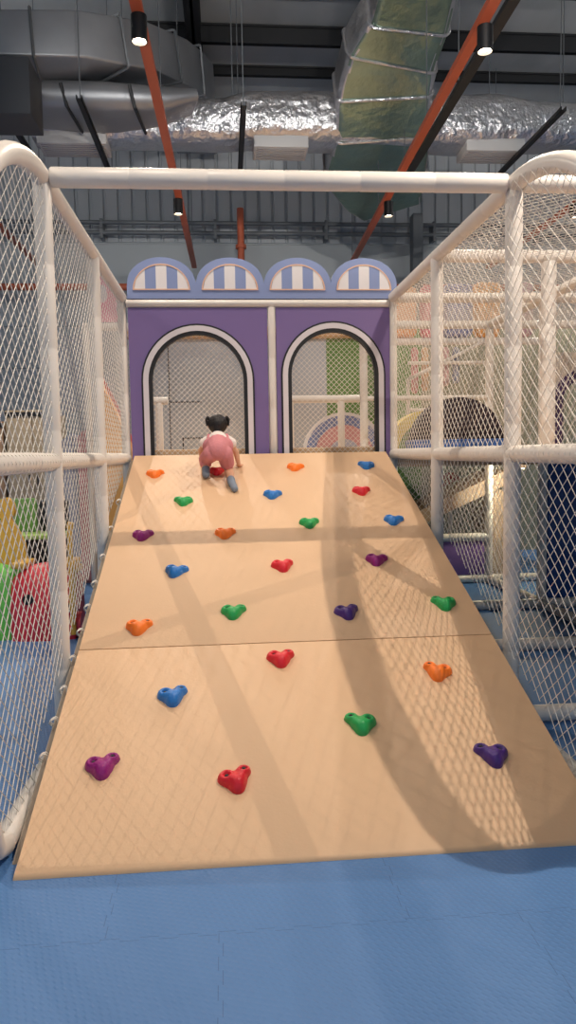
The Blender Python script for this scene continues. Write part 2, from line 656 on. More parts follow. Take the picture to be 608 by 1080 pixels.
aw = thing('scalloped_awning_board', 'periwinkle awning board of four scallops with striped insets above the arches', 'board', (0.39, WY, 2.955))
bm = B()
X0, X1s = -0.845, 1.615
wv = (X1s - X0) / 4
poly = [(X0, 2.955)]
prof = []
for kx in range(4):
    cx = X0 + wv * (kx + 0.5)
    for j in range(0, 17):
        a = PI - PI * j / 16
        prof.append((cx + wv * 0.5 * math.cos(a), 3.065 + 0.255 * math.sin(a) ** 0.9 if 0 < j < 16 else 3.065 + (0.03 if 0 < kx + j / 16 < 4 else 0)))
pts2 = []
for q in prof:
    if not pts2 or abs(q[0] - pts2[-1][0]) > 1e-6:
        pts2.append(q)
top = pts2
bot = [(q[0], 2.955) for q in top]
strip(bm, bot, top, px, WY - 0.035, WY + 0.035)
obj('board', bm, PERI, aw, angle=50)
for kx in range(4):
    cx = X0 + wv * (kx + 0.5)
    hw, zb_, hh = wv * 0.415, 3.03, 0.232
    outl = [(cx - hw * math.cos(PI * j / 20), zb_ + hh * math.sin(PI * j / 20)) for j in range(21)]
    bm = B()
    inn = [(cx - (hw - .014) * math.cos(PI * j / 20), zb_ + 0.010 + (hh - .022) * math.sin(PI * j / 20)) for j in range(21)]
    strip(bm, inn + [(cx, zb_ + 0.010)], outl + [(cx, zb_)], px, WY - 0.042, WY - 0.03, closed=True)
    obj('inset_edging', bm, PEACH, aw, smooth=False)
    bm = B()
    nst = 5
    # stripes: alternating cream and blue columns following the half round
    for sidx in range(nst):
        xa = -1 + 2 * sidx / nst
        xb = -1 + 2 * (sidx + 1) / nst
        topc = []
        for j in range(7):
            s = xa + (xb - xa) * j / 6
            topc.append((cx + (hw - .014) * s, zb_ + .010 + (hh - .022) * math.sqrt(max(0, 1 - s * s)) + 1e-4))
        botc = [(q[0], zb_ + 0.0099) for q in topc]
        nf = len(bm.faces)
        strip(bm, botc, topc, px, WY - 0.039, WY - 0.03)
        bm.faces.ensure_lookup_table()
        for fi in range(nf, len(bm.faces)):
            bm.faces[fi].material_index = sidx % 2
    obj('striped_inset', bm, [STRIPE_W, PERI], aw, smooth=False)

# ------------------------------------------------------------------ climbing holds
HCOL = {'orange': (255, 128, 40), 'green': (34, 164, 84), 'blue': (36, 120, 200), 'red': (222, 34, 50),
        'magenta': (150, 28, 122), 'purple': (72, 40, 122)}


def sdf(x, y, flip):
    if flip:
        x = -x
    cs = ((-0.042, 0.028, 0.033), (0.050, 0.036, 0.028), (-0.012, -0.046, 0.025), (-0.003, 0.001, 0.046))
    k = 75.0
    s = sum(math.exp(-k * (math.hypot(x - a, y - b) - q)) for a, b, q in cs)
    return -math.log(max(s, 1e-300)) / k


HB = ((-0.036, 0.024), (0.046, 0.034))


def hold_mesh(color, flip):
    bm = B()
    NS, NR = 64, 22
    rad_ = []
    for i in range(NS):
        a = 2 * PI * i / NS
        lo_, hi_ = 0.0, 0.14
        for _ in range(30):
            md = (lo_ + hi_) / 2
            if sdf(md * math.cos(a), md * math.sin(a), flip) < 0:
                lo_ = md
            else:
                hi_ = md
        rad_.append(lo_)
    H = 0.050

    def hgt(x, y, rho):
        z = H * (1 - rho ** 3.2) ** 0.55 if rho < 1 else 0.0
        xx = -x if flip else x
        for bx, by in HB:
            d2 = (xx - bx) ** 2 + (y - by) ** 2
            z -= 0.034 * math.exp(-d2 / (2 * 0.0105 ** 2)) * (1 if rho < 0.97 else 0)
        # grip saddle between the two lobes
        z -= 0.018 * math.exp(-((xx - 0.006) ** 2 / 0.0006 + (y - 0.03) ** 2 / 0.0008))
        z += 0.006 * math.exp(-((xx + 0.012) ** 2 + (y + 0.03) ** 2) / 0.0006)
        return max(z, 0.0)
    c = bm.verts.new((0, 0, hgt(0, 0, 0)))
    rings = []
    for j in range(1, NR + 1):
        rho = (j / NR) ** 0.8
        rings.append([bm.verts.new((rad_[i] * rho * math.cos(2 * PI * i / NS), rad_[i] * rho * math.sin(2 * PI * i / NS),
                                    hgt(rad_[i] * rho * math.cos(2 * PI * i / NS), rad_[i] * rho * math.sin(2 * PI * i / NS), rho)))
                      for i in range(NS)])
    for i in range(NS):
        bm.faces.new((c, rings[0][i], rings[0][(i + 1) % NS]))
        for j in range(NR - 1):
            bm.faces.new((rings[j][i], rings[j + 1][i], rings[j + 1][(i + 1) % NS], rings[j][(i + 1) % NS]))
    low = [bm.verts.new((v.co.x, v.co.y, -0.001)) for v in rings[-1]]
    for i in range(NS):
        bm.faces.new((rings[-1][i], low[i], low[(i + 1) % NS], rings[-1][(i + 1) % NS]))
    bm.faces.new(low[::-1])
    finish(bm, True, 70)
    me = bpy.data.meshes.new('climbing_hold')
    bm.to_mesh(me)
    bm.free()
    me.materials.append(mat('hold_' + color, HCOL[color], 0.42, bump=0.15, bscale=120))
    return me


def bolt_mesh():
    bm = B()
    bmesh.ops.create_cone(bm, cap_ends=True, segments=18, radius1=0.0085, radius2=0.0085, depth=0.012,
                          matrix=Matrix.Translation((0, 0, 0.019)))
    bmesh.ops.create_cone(bm, cap_ends=True, segments=6, radius1=0.0045, radius2=0.0045, depth=0.004,
                          matrix=Matrix.Translation((0, 0, 0.026)))
    finish(bm, True)
    me = bpy.data.meshes.new('bolt')
    bm.to_mesh(me)
    bm.free()
    me.materials.append(mat('dark_bolt', (26, 24, 28), 0.5))
    return me


HOLDS = [
    ('orange', -0.594, 6.342, 8, 0, 'orange climbing hold in the top row left of the child'),
    ('green', -0.339, 5.802, -9, 1, 'green climbing hold below and left of the child'),
    ('blue', 0.370, 5.886, 0, 0, 'blue climbing hold just below the top row, right of the child'),
    ('orange', 0.607, 6.427, -5, 0, 'orange climbing hold in the top row below the right arch'),
    ('blue', 1.228, 6.440, -19, 1, 'blue climbing hold highest on the right side of the ramp'),
    ('red', 1.096, 5.920, 5, 0, 'red climbing hold between two blue holds near the top right'),
    ('blue', 1.241, 5.402, -6, 0, 'blue climbing hold on the right edge above the magenta one'),
    ('green', 0.608, 5.390, 6, 0, 'green climbing hold in the middle of the upper shadow band'),
    ('magenta', -0.593, 5.268, 5, 0, 'dark magenta climbing hold on the left in the shadow band'),
    ('orange', -0.012, 5.265, 4, 0, 'orange climbing hold in the middle of the ramp below the child'),
    ('blue', -0.334, 4.776, -6, 0, 'blue climbing hold on the left below the dark magenta one'),
    ('red', 0.362, 4.806, 12, 0, 'red climbing hold in the centre of the middle mat'),
    ('magenta', 0.995, 4.843, -4, 0, 'magenta climbing hold in the net shadow on the right of the middle mat'),
    ('green', 0.029, 4.305, 5, 0, 'green climbing hold just above the lower mat seam, left of centre'),
    ('purple', 0.698, 4.265, 12, 0, 'dark purple climbing hold just above the lower mat seam'),
    ('green', 1.292, 4.318, -14, 1, 'green climbing hold at the right edge just above the lower mat seam'),
    ('orange', -0.510, 4.190, 6, 0, 'orange climbing hold at the left just above the lower mat seam'),
    ('red', 0.273, 3.867, 8, 0, 'red climbing hold just below the lower mat seam'),
    ('orange', 1.074, 3.710, -24, 1, 'orange climbing hold on the lower mat at the right'),
    ('blue', -0.284, 3.612, 14, 0, 'blue climbing hold on the lower mat at the left'),
    ('green', 0.605, 3.368, -12, 1, 'green climbing hold on the lower mat right of centre'),
    ('magenta', -0.563, 3.189, 16, 0, 'bright magenta climbing hold lowest at the left'),
    ('red', 0.016, 3.079, 20, 0, 'red climbing hold lowest in the middle of the ramp'),
    ('purple', 1.161, 3.140, -10, 1, 'dark purple climbing hold lowest at the right, in the shade'),
    ('red', -0.072, 6.372, 10, 0, 'red climbing hold between the legs of the crouching child'),
]
hm = {}
bolt_me = bolt_mesh()
for color, hx, hy, ang, flip, lab in HOLDS:
    if (color, flip) not in hm:
        hm[(color, flip)] = hold_mesh(color, flip)
    o = bpy.data.objects.new('climbing_hold', hm[(color, flip)])
    COL.objects.link(o)
    p = on_ramp(hx, (hy - 2.675) / math.cos(ALPHA), 0.0005)
    o.matrix_world = Matrix.Translation(p) @ Matrix.Rotation(ALPHA, 4, 'X') @ Matrix.Rotation(math.radians(ang), 4, 'Z')
    tag(o, lab, 'climbing hold', 'climbing holds on the ramp')
    for bx, by in HB:
        bo = bpy.data.objects.new('bolt', bolt_me)
        COL.objects.link(bo)
        bo.parent = o
        bo.location = (-bx if flip else bx, by, 0)


# ------------------------------------------------------------------ the child
def capsule(bm, a, ra, b, rb, seg=14):
    a, b = Vector(a), Vector(b)
    d = b - a
    L = d.length
    if L < 1e-6:
        bmesh.ops.create_uvsphere(bm, u_segments=seg, v_segments=10, radius=ra, matrix=Matrix.Translation(a))
        return
    t = d / L
    pts, rads = [], []
    for k in range(6):
        th = -PI / 2 + PI / 2 * k / 5
        pts.append(a + t * ra * math.sin(th))
        rads.append(max(ra * math.cos(th), 1e-4))
    for k in range(6):
        th = PI / 2 * k / 5
        pts.append(b + t * rb * math.sin(th))
        rads.append(max(rb * math.cos(th), 1e-4))
    tube(bm, pts, rads, seg)


def blob(name, caps, m, parent, voxel, smooth_it=4, ellipsoids=()):
    """one continuous surface grown over tapered limbs"""
    bm = B()
    for c in caps:
        capsule(bm, *c)
    for c, rad3, rot in ellipsoids:
        bmesh.ops.create_uvsphere(bm, u_segments=20, v_segments=14, radius=1.0,
                                  matrix=Matrix.Translation(c) @ rot @ Matrix.Diagonal((*rad3, 1)))
    bmesh.ops.recalc_face_normals(bm, faces=bm.faces)
    me = bpy.data.meshes.new('tmp')
    bm.to_mesh(me)
    bm.free()
    o = bpy.data.objects.new('tmp', me)
    COL.objects.link(o)
    md = o.modifiers.new('r', 'REMESH')
    md.mode = 'VOXEL'
    md.voxel_size = voxel
    ms = o.modifiers.new('s', 'SMOOTH')
    ms.factor = 0.5
    ms.iterations = smooth_it
    dg = bpy.context.evaluated_depsgraph_get()
    dg.update()
    nm = bpy.data.meshes.new_from_object(o.evaluated_get(dg))
    bpy.data.objects.remove(o)
    bm = B()
    bm.from_mesh(nm)
    bpy.data.meshes.remove(nm)
    return obj(name, bm, m, parent, angle=180)


SKIN = mat('skin', (214, 164, 134), 0.55)
HAIR = mat('black_hair', (22, 18, 18), 0.45, bump=0.5, bscale=90, stretch=(1, 1, 0.3))
PINK = mat('dusty_pink_cotton', (206, 132, 138), 0.8, bump=0.3, bscale=60, var=0.06, vscale=25)
SHIRT = mat('white_cotton', (236, 226, 220), 0.8, bump=0.2, bscale=60)
SOCK = mat('grey_blue_sock', (120, 132, 148), 0.8)
I4 = Matrix.Identity(4)

kid = thing('person', 'toddler in pink romper and white top climbing the ramp on hands and feet', 'person',
            (-0.05, 6.2, rz(6.2)))
HC = Vector((-0.06, 6.43, 1.800))


def hand_caps(w, palm, side, fwd):
    """palm and five bent fingers flat on the ramp; side = +1 thumb to the right"""
    w, palm = Vector(w), Vector(palm)
    fwd = Vector(fwd).normalized()
    sd = fwd.cross(RN).normalized()
    out = [(w, 0.018, palm, 0.016), (palm - sd * 0.012, 0.012, palm + sd * 0.012, 0.012)]
    for i, ln in enumerate((0.026, 0.032, 0.031, 0.024)):
        off = (i - 1.5) * 0.0115 * side
        b0 = palm + sd * off + fwd * 0.008
        d1 = (fwd + sd * (i - 1.5) * 0.16 * side).normalized()
        k1 = b0 + d1 * ln * 0.55 + RN * 0.004
        k2 = k1 + d1 * ln * 0.55 - RN * 0.007
        out += [(b0, 0.0062, k1, 0.0056), (k1, 0.0056, k2, 0.0048)]
    tb = palm - sd * 0.014 * side - fwd * 0.008
    td = (fwd * 0.6 - sd * side).normalized()
    out += [(tb, 0.007, tb + td * 0.02, 0.006), (tb + td * 0.02, 0.006, tb + td * 0.02 + (td + fwd).normalized() * 0.014 - RN * 0.004, 0.005)]
    return out


def rp(x_, y_, h_):
    return Vector((x_, y_, rz(y_))) + RN * h_


NECK, CHEST, BELLY, PELV = (-0.06, 6.395, 1.718), (-0.06, 6.33, 1.655), (-0.06, 6.235, 1.615), (-0.06, 6.145, 1.585)
SHR, ELR, WRR = Vector((0.042, 6.36, 1.665)), Vector((0.090, 6.40, 1.570)), rp(0.112, 6.445, 0.045)
SHL, ELL, WRL = Vector((-0.162, 6.36, 1.665)), Vector((-0.208, 6.43, 1.585)), rp(-0.205, 6.53, 0.045)
HIR, KNR, ANR = Vector((-0.005, 6.155, 1.555)), rp(0.024, 6.31, 0.060), rp(0.045, 6.09, 0.034)
HIL, KNL, ANL = Vector((-0.115, 6.155, 1.555)), Vector((-0.168, 6.33, 1.510)), rp(-0.165, 6.245, 0.040)
body_caps = [(CHEST, 0.076, BELLY, 0.080), (BELLY, 0.080, PELV, 0.078), (CHEST, 0.06, NECK, 0.034), (NECK, 0.034, HC - Vector((0, 0.005, 0.03)), 0.04),
             (SHL + Vector((.05, 0, 0)), 0.042, SHR - Vector((.05, 0, 0)), 0.042),
             (SHR - Vector((.02, 0, 0)), 0.034, ELR, 0.025), (ELR, 0.025, WRR, 0.018),
             (SHL + Vector((.02, 0, 0)), 0.034, ELL, 0.025), (ELL, 0.025, WRL, 0.018),
             (HIR, 0.058, KNR, 0.042), (KNR, 0.041, ANR, 0.027), (HIL, 0.058, KNL, 0.043), (KNL, 0.042, ANL, 0.027),
             (ANR, 0.026, rp(0.068, 5.975, 0.026), 0.023), (ANL, 0.026, rp(-0.168, 6.31, 0.022), 0.021)]
body_caps += hand_caps(WRR, rp(0.122, 6.475, 0.016), 1, RT + Vector((0.25, 0, 0)))
body_caps += hand_caps(WRL, rp(-0.205, 6.56, 0.016), -1, RT)
body_caps += [((HC.x, HC.y + 0.077, HC.z - 0.012), 0.010, (HC.x, HC.y + 0.071, HC.z + 0.006), 0.007),      # nose
              ((HC.x + 0.075, HC.y - 0.002, HC.z - 0.012), 0.011, (HC.x + 0.078, HC.y - 0.006, HC.z + 0.006), 0.012),
              ((HC.x - 0.075, HC.y - 0.002, HC.z - 0.012), 0.011, (HC.x - 0.078, HC.y - 0.006, HC.z + 0.006), 0.012),
              ((HC.x, HC.y + 0.05, HC.z - 0.05), 0.022, (HC.x, HC.y + 0.045, HC.z - 0.04), 0.025)]
blob('body', body_caps, SKIN, kid, 0.0034, 3, ellipsoids=[(HC, (0.075, 0.083, 0.085), I4)])
for sx in (-1, 1):
    bm = B()
    bmesh.ops.create_uvsphere(bm, u_segments=12, v_segments=8, radius=0.0085,
                              matrix=Matrix.Translation((HC.x + sx * 0.027, HC.y + 0.071, HC.z + 0.006)))
    obj('eye', bm, mat('dark_eye', (24, 18, 16), 0.2), kid)
bm = B()
tube(bm, [(HC.x + 0.016 * s, HC.y + 0.075 - 0.006 * abs(s), HC.z - 0.036 + 0.003 * abs(s)) for s in (-1, -0.5, 0, 0.5, 1)],
     [0.002, 0.0045, 0.005, 0.0045, 0.002], 8)
obj('mouth', bm, mat('lips', (188, 96, 96), 0.5), kid)
hair_e = [(HC + Vector((0, -0.014, 0.008)), (0.084, 0.083, 0.086), I4)]
hair_c = [(HC + Vector((0, -0.045, -0.045)), 0.042, HC + Vector((0, -0.03, -0.02)), 0.05)]
for sx in (-1, 1):
    c0 = HC + Vector((sx * 0.066, -0.012, 0.044))
    hair_c += [(c0, 0.014, c0 + Vector((sx * 0.016, -0.006, 0.024)), 0.012),
               (c0 + Vector((sx * 0.016, -0.006, 0.024)), 0.012, c0 + Vector((sx * 0.030, -0.012, 0.004)), 0.011),
               (c0 + Vector((sx * 0.030, -0.012, 0.004)), 0.011, c0 + Vector((sx * 0.028, -0.016, -0.050)), 0.006)]
blob('hair', hair_c, HAIR, kid, 0.0045, 3, ellipsoids=hair_e)
shirt_c = [((-0.06, 6.362, 1.680), 0.072, CHEST, 0.090), (CHEST, 0.090, (-0.06, 6.29, 1.640), 0.090),
           (SHL + Vector((.045, 0, 0)), 0.056, SHR - Vector((.045, 0, 0)), 0.056),
           (SHR - Vector((.03, 0, 0)), 0.050, SHR.lerp(ELR, 0.22), 0.046), (SHL + Vector((.03, 0, 0)), 0.050, SHL.lerp(ELL, 0.22), 0.046)]
blob('shirt', shirt_c, SHIRT, kid, 0.005, 3)
romp_c = [((-0.06, 6.250, 1.610), 0.102, BELLY, 0.103), (BELLY, 0.103, PELV, 0.090),
          ((-0.01, 6.265, 1.617), 0.080, (-0.11, 6.265, 1.617), 0.080),
          (HIR, 0.070, HIR.lerp(KNR, 0.62), 0.062), (HIL, 0.070, KNL, 0.058), (KNL, 0.058, KNL.lerp(ANL, 0.30), 0.050),
          ((0.015, 6.345, 1.708), 0.018, (0.0, 6.26, 1.63), 0.045), ((-0.135, 6.345, 1.708), 0.018, (-0.12, 6.26, 1.63), 0.045)]
blob('romper', romp_c, PINK, kid, 0.005, 3)
blob('sock', [(ANR.lerp(KNR, 0.2), 0.034, ANR, 0.034), (ANR, 0.033, rp(0.069, 5.972, 0.030), 0.029)], SOCK, kid, 0.004, 3)
blob('sock', [(ANL.lerp(KNL, 0.35), 0.035, ANL, 0.034), (ANL, 0.033, rp(-0.168, 6.315, 0.028), 0.027)], SOCK, kid, 0.004, 3)

# ------------------------------------------------------------------ play structure on the right
XG = 3.04
pf = thing('netted_play_frame', 'tall white padded play frame with roof net beside the ramp on the right', 'play frame', (2.3, Y2, 0))
Y4 = 8.36
PF2 = 4.50
WARM_PAD = WHITE_PAD
for (px_, py_) in ((XG, Y1), (XG, Y2), (XG, Y3), (XG, Y4), (XR, Y4), (PF2, Y2), (PF2, Y3), (PF2, Y4)):
    obj('post', pad_bm((px_, py_, 0.0), (px_, py_, ZT - 0.02), PR), WHITE_PAD, pf)
obj('post', pad_bm((2.43, Y2, 1.56), (2.43, Y2, ZT - 0.04), 0.055), WHITE_PAD, pf)
for zz, nm in ((ZT, 'top_rail'), (0.05, 'floor_rail'), (ZM, 'deck_rail')):
    for yy in (Y1, Y2, Y3, Y4):
        if zz == ZM and yy == Y1:
            continue
        a = (XR + PR if yy != Y4 else XR, yy, zz)
        obj(nm, pad_bm(a, (PF2, yy, zz), PR), WHITE_PAD, pf)
    for xx in (XG, PF2):
        obj(nm, pad_bm((xx, Y1, zz), (xx, Y4, zz), PR), WHITE_PAD, pf)
obj('guard_rail', pad_bm((XR, Y4, 2.15), (XG, Y4, 2.15), 0.028), WHITE_PAD, pf)
obj('low_rail', pad_bm((XR, Y4, 0.54), (XG, Y4, 0.54), PR), WHITE_PAD, pf)
obj('roof_net', net_bm([(XR + .04, Y1 + .05), (PF2, Y1 + .05), (PF2, Y4), (XR + .04, Y4)], lambda a, b, w: (a, b, ZT + 0.01 - w), 0.075, 0.075, sag=0.05, seed=9, step=0.2), ROPE, pf)
obj('side_net', net_bm([(XR + .05, ZM + .05), (XG - .05, ZM + .05), (XG - .05, ZT - .04), (XR + .05, ZT - .04)], lambda a, b, w: (a, Y4, b), 0.075, 0.075), ROPE, pf)
obj('side_net', net_bm([(XR + .05, 0.10), (XG - .05, 0.10), (XG - .05, ZM - .04), (XR + .05, ZM - .04)], lambda a, b, w: (a, Y4, b), 0.075, 0.075), ROPE, pf)
obj('side_net', net_bm([(Y2 + .05, ZM + .05), (Y4 - .05, ZM + .05), (Y4 - .05, ZT - .04), (Y2 + .05, ZT - .04)], lambda a, b, w: (XG, a, b), 0.09, 0.08), ROPE, pf)
obj('side_net', net_bm([(Y3 + .05, 0.10), (Y4 - .05, 0.10), (Y4 - .05, ZM - .05), (Y3 + .05, ZM - .05)], lambda a, b, w: (XG, a, b), 0.09, 0.08), ROPE, pf)
obj('lacing', lacing_bm((XR + .05, Y3, ZT), (XG, Y3, ZT), PR), ROPE, pf)
obj('lacing', lacing_bm((XR + .05, Y4, ZT), (XG, Y4, ZT), PR), ROPE, pf)
obj('lacing', lacing_bm((XG, Y4, ZM), (XG, Y4, ZT), PR), ROPE, pf)
bm = B()
box(bm, (XR + 0.05, Y4 - 0.02, 0.10), (XG - 0.05, Y4 + 0.03, 0.49), 0.01)
part(obj('low_panel', bm, mat('violet_panel', (132, 100, 164), 0.5), pf), 'violet low panel')
bm = B()
box(bm, (XG + 0.05, Y3 - 0.02, 0.10), (PF2 - 0.05, Y3 + 0.03, 1.46), 0.01)
part(obj('low_panel', bm, mat('navy_panel', (34, 74, 140), 0.45), pf), 'deep blue tall panel')
# grey panel with purple arch trim above the deck
bm = B()
ao = arch_outline(3.13, 3.72, 1.56, 2.30, 18)
ai = arch_outline(3.22, 3.63, 1.56, 2.20, 18)
aw0 = arch_outline(3.12, 3.73, 1.56, 2.31, 18)
bm = panel_with_arch(XG + 0.05, 3.82, 1.56, 2.46, ai, Y3 - 0.02, Y3 + 0.02)
obj('arched_panel', bm, mat('warm_grey_panel', (186, 176, 164), 0.5), pf, smooth=False)
bm = B()
strip(bm, ai, ao, px, Y3 - 0.04, Y3 - 0.015)
part(obj('arch_trim', bm, mat('dark_purple_trim', (64, 42, 84), 0.5), pf), 'dark purple arch trim')

DECKB = mat('deck_padding', (206, 172, 136), 0.6)
bm = B()
box(bm, (XR - 0.03, 2.62, 1.50), (PF2, Y3 - 0.05, 1.53), 0.008)
obj('deck', bm, DECKB, pf)
bm = B()
box(bm, (XL, Y3 + 0.05, 1.40), (PF2, 10.95, 1.50), 0.008)  # rear edge extended to the wall so the floor beneath falls in shade
obj('deck', bm, DECKB, pf)
for sx, sy, sz in ((3.0, 2.75, 1.50), (4.4, 2.75, 1.50), (4.4, 4.4, 1.50), (-0.8, 9.8, 1.42), (1.6, 9.8, 1.42), (4.4, 9.8, 1.42), (-0.8, 7.1, 1.42)):
    obj('deck_leg', pad_bm((sx, sy, 0), (sx, sy, sz), 0.04), WHITE_PAD, pf)

# half round tunnel on the deck behind
tn = thing('half_round_tunnel', 'half round crawl tunnel with a dark plum face and yellow rim on the upper deck', 'tunnel', (2.3, 7.4, 1.50))


def half_disc(cx, cz, rad_, n=24):
    return [(cx + rad_ * math.cos(PI * k / n), cz + rad_ * math.sin(PI * k / n)) for k in range(n + 1)]


bm = B()
prism(bm, half_disc(2.33, 1.60, 0.475), px, 7.25, 7.45)
part(obj('face', bm, mat('dark_plum', (44, 32, 44), 0.6), tn, smooth=False), 'dark plum half round face')
bm = B()
box(bm, (1.84, 7.20, 1.50), (2.83, 7.5, 1.66), 0.02)
part(obj('base', bm, mat('blue_foam', (54, 96, 164), 0.6), tn), 'blue foam base strip')
bm = B()
strip(bm, half_disc(2.12, 1.52, 0.34), half_disc(2.12, 1.52, 0.45), px, 7.55, 7.8)
part(obj('rim', bm, mat('yellow_foam', (224, 204, 120), 0.6), tn), 'yellow half round rim')
bm = B()
prism(bm, half_disc(2.12, 1.52, 0.338), px, 7.65, 7.78)
part(obj('infill', bm, mat('lime_foam', (128, 168, 92), 0.6), tn, smooth=False), 'lime green infill')

# small lamps fixed under the upper deck
for lx, ly, lab in ((3.3, 8.1, 'small round lamp glowing under the deck beside the deep blue panel'),):
    t = thing('deck_lamp', lab, 'lamp', (lx, ly, 1.40))
    bm = B()
    tube(bm, [(lx, ly, 1.34), (lx, ly, 1.40)], 0.07, 20)
    obj('housing', bm, TRIMWHITE, t)
    bm = B()
    tube(bm, [(lx, ly, 1.325), (lx, ly, 1.34)], 0.055, 20)
    obj('lens', bm, mat('glowing_deck_lens', (255, 246, 190), 0.4, emit=6.0), t)
    ld = bpy.data.lights.new('deck_light', 'POINT')
    ld.energy = 26
    ld.color = (1.0, 0.95, 0.72)
    ld.shadow_soft_size = 0.04
    lo_ = bpy.data.objects.new('deck_light', ld)
    COL.objects.link(lo_)
    lo_.parent = t
    lo_.location = (0, 0, -0.13)

# hanging soft rolls high behind the frame
for (xa, xb, z0, z1, c, nm) in ((2.14, 2.44, 2.98, 3.60, (238, 172, 116), 'peach'), (2.50, 2.74, 2.98, 3.62, (228, 134, 146), 'pink'),
                                (2.80, 3.16, 2.98, 3.64, (140, 146, 184), 'grey blue'), (3.20, 3.52, 2.98, 3.66, (240, 176, 104), 'apricot'),
                                (3.62, 3.95, 2.98, 3.66, (206, 170, 180), 'mauve')):
    bm = B()
    box(bm, (xa, 9.25, z0), (xb, 9.45, z1), 0.06, 3)
    tag(obj('foam_fascia_panel', bm, mat('foam_' + nm.replace(' ', '_'), c, 0.7), loc=((xa + xb) / 2, 9.35, z0)),
        nm + ' padded fascia panel high behind the roof net of the play frame', 'panel', 'padded fascia panels behind the play frame')
fr = thing('fascia_frame', 'white padded beam on posts carrying the coloured fascia panels', 'frame', (3.0, 9.35, 0))
obj('beam', pad_bm((2.0, 9.35, 2.93), (4.2, 9.35, 2.93), PR), WHITE_PAD, fr)
for xx in (2.05, 4.15):
    obj('post', pad_bm((xx, 9.35, 1.5), (xx, 9.35, 2.9), PR), WHITE_PAD, fr)
rk = thing('roller_rack', 'rack of upright coloured foam rollers behind the play frame', 'rack', (2.75, 9.0, 1.50))
bm = B()
tube(bm, [(2.25, 9.0, 2.42), (3.3, 9.0, 2.92)], 0.022, 10)
tube(bm, [(2.25, 9.0, 1.5), (2.25, 9.0, 2.43)], 0.022, 10)
tube(bm, [(3.3, 9.0, 1.5), (3.3, 9.0, 2.93)], 0.022, 10)
tube(bm, [(2.25, 9.0, 2.05), (3.3, 9.0, 2.05)], 0.022, 10)
tube(bm, [(2.25, 9.0, 2.62), (3.3, 9.0, 2.62)], 0.022, 10)
obj('frame', bm, WHITE_PAD, rk)
for i, c in enumerate(((214, 150, 150), (226, 190, 150), (196, 200, 210), (214, 176, 176), (150, 156, 176))):
    bm = B()
    capsule(bm, (2.36 + 0.13 * i, 9.1, 2.30 + 0.03 * i), 0.045, (2.36 + 0.13 * i, 9.1, 2.78), 0.045)
    obj('roller', bm, mat('roller_%d' % i, c, 0.7), rk)

# sloping slide under the deck, seen through the lower nets
sl = thing('foam_step_ramp', 'beige sloping foam steps under the deck behind the violet low panel', 'foam steps', (2.6, 9.0, 0))
bm = B()
prism(bm, [(1.7, 0.55), (3.4, 1.30), (3.4, 1.12), (1.7, 0.37)], px, 8.75, 9.6)
obj('slope', bm, mat('beige_foam', (196, 168, 142), 0.7), sl, smooth=False)
bm = B()
box(bm, (1.7, 8.8, 0), (1.9, 9.5, 0.42), 0.02)
obj('support', bm, mat('beige_foam', (196, 168, 142), 0.7), sl)
bm = B()
box(bm, (3.2, 8.8, 0), (3.4, 9.5, 1.06), 0.02)
obj('support', bm, mat('beige_foam', (196, 168, 142), 0.7), sl)
bm = B()
bmesh.ops.create_uvsphere(bm, u_segments=24, v_segments=16, radius=0.14, matrix=Matrix.Translation((3.18, 10.3, 1.10)))
sp = thing('punching_ball', 'soft red ball on a stand under the upper deck', 'ball', (3.18, 10.3, 0))
part(obj('ball', bm, mat('red_foam', (196, 92, 92), 0.6), sp), 'soft red ball')
obj('stand', pad_bm((3.18, 10.3, 0), (3.18, 10.3, 0.97), 0.03), WHITE_PAD, sp)

# ------------------------------------------------------------------ behind the arches
bm = B()
box(bm, (-1.35, 11.0, 0), (1.52, 11.12, 3.5))
pw = struct('wall_partition', bm, mat('pale_partition', (182, 190, 198), 0.6, var=0.05, vscale=1), 'pale grey partition wall behind the left arch', 'wall')
bm = B()
for (xa, xb, z0, z1) in ((-0.80, -0.785, 0.9, 3.25), (-0.785, -0.33, 2.31, 2.325), (-0.62, -0.605, 0.9, 1.80), (-0.605, -0.30, 1.785, 1.80)):
    box(bm, (xa, 10.985, z0), (xb, 11.0, z1))
struct('trim_1', bm, mat('dark_joint_line', (44, 46, 52), 0.6), 'thin dark joint lines on the pale partition wall', 'trim', smooth=False)
GREEN = mat('green_wall', (104, 142, 78), 0.7, var=0.12, vscale=3)
bm = B()
box(bm, (1.52, 11.0, 0), (2.95, 11.12, 3.4))
struct('wall_green', bm, GREEN, 'green wall panel behind the right arch', 'wall')
MURAL = mat('mottled_green_grey_wall', (150, 152, 132), 0.7, var=0.45, vscale=5)
bm = B()
box(bm, (2.95, 11.0, 0), (7.5, 11.12, 3.4))
struct('wall_mottled', bm, MURAL, 'mottled grey green wall far behind the play frame', 'wall')
bm = B()
box(bm, (-1.4, 10.75, 3.22), (2.4, 11.0, 3.36), 0.02)
struct('trim_2', bm, mat('tan_ledge', (214, 180, 140), 0.6), 'tan ledge along the top of the partition wall', 'trim')
rl_ = thing('guard_railing', 'white padded railing behind the right arch', 'railing', (1.2, Y4, 1.5))
obj('rail', pad_bm((0.72, Y4 + 0.01, 2.15), (XR - 0.05, Y4 + 0.01, 2.15), 0.042), WHITE_PAD, rl_)
obj('post', pad_bm((1.32, Y4 + 0.01, 1.5), (1.32, Y4 + 0.01, 2.12), 0.04), WHITE_PAD, rl_)
obj('post', pad_bm((0.74, Y4 + 0.01, 1.5), (0.74, Y4 + 0.01, 2.12), 0.04), WHITE_PAD, rl_)
rl2 = thing('guard_railing', 'short white padded railing behind the left arch', 'railing', (-0.8, Y4, 1.5))
obj('rail', pad_bm((-1.0, Y4, 2.15), (-0.62, Y4, 2.15), 0.042), WHITE_PAD, rl2)
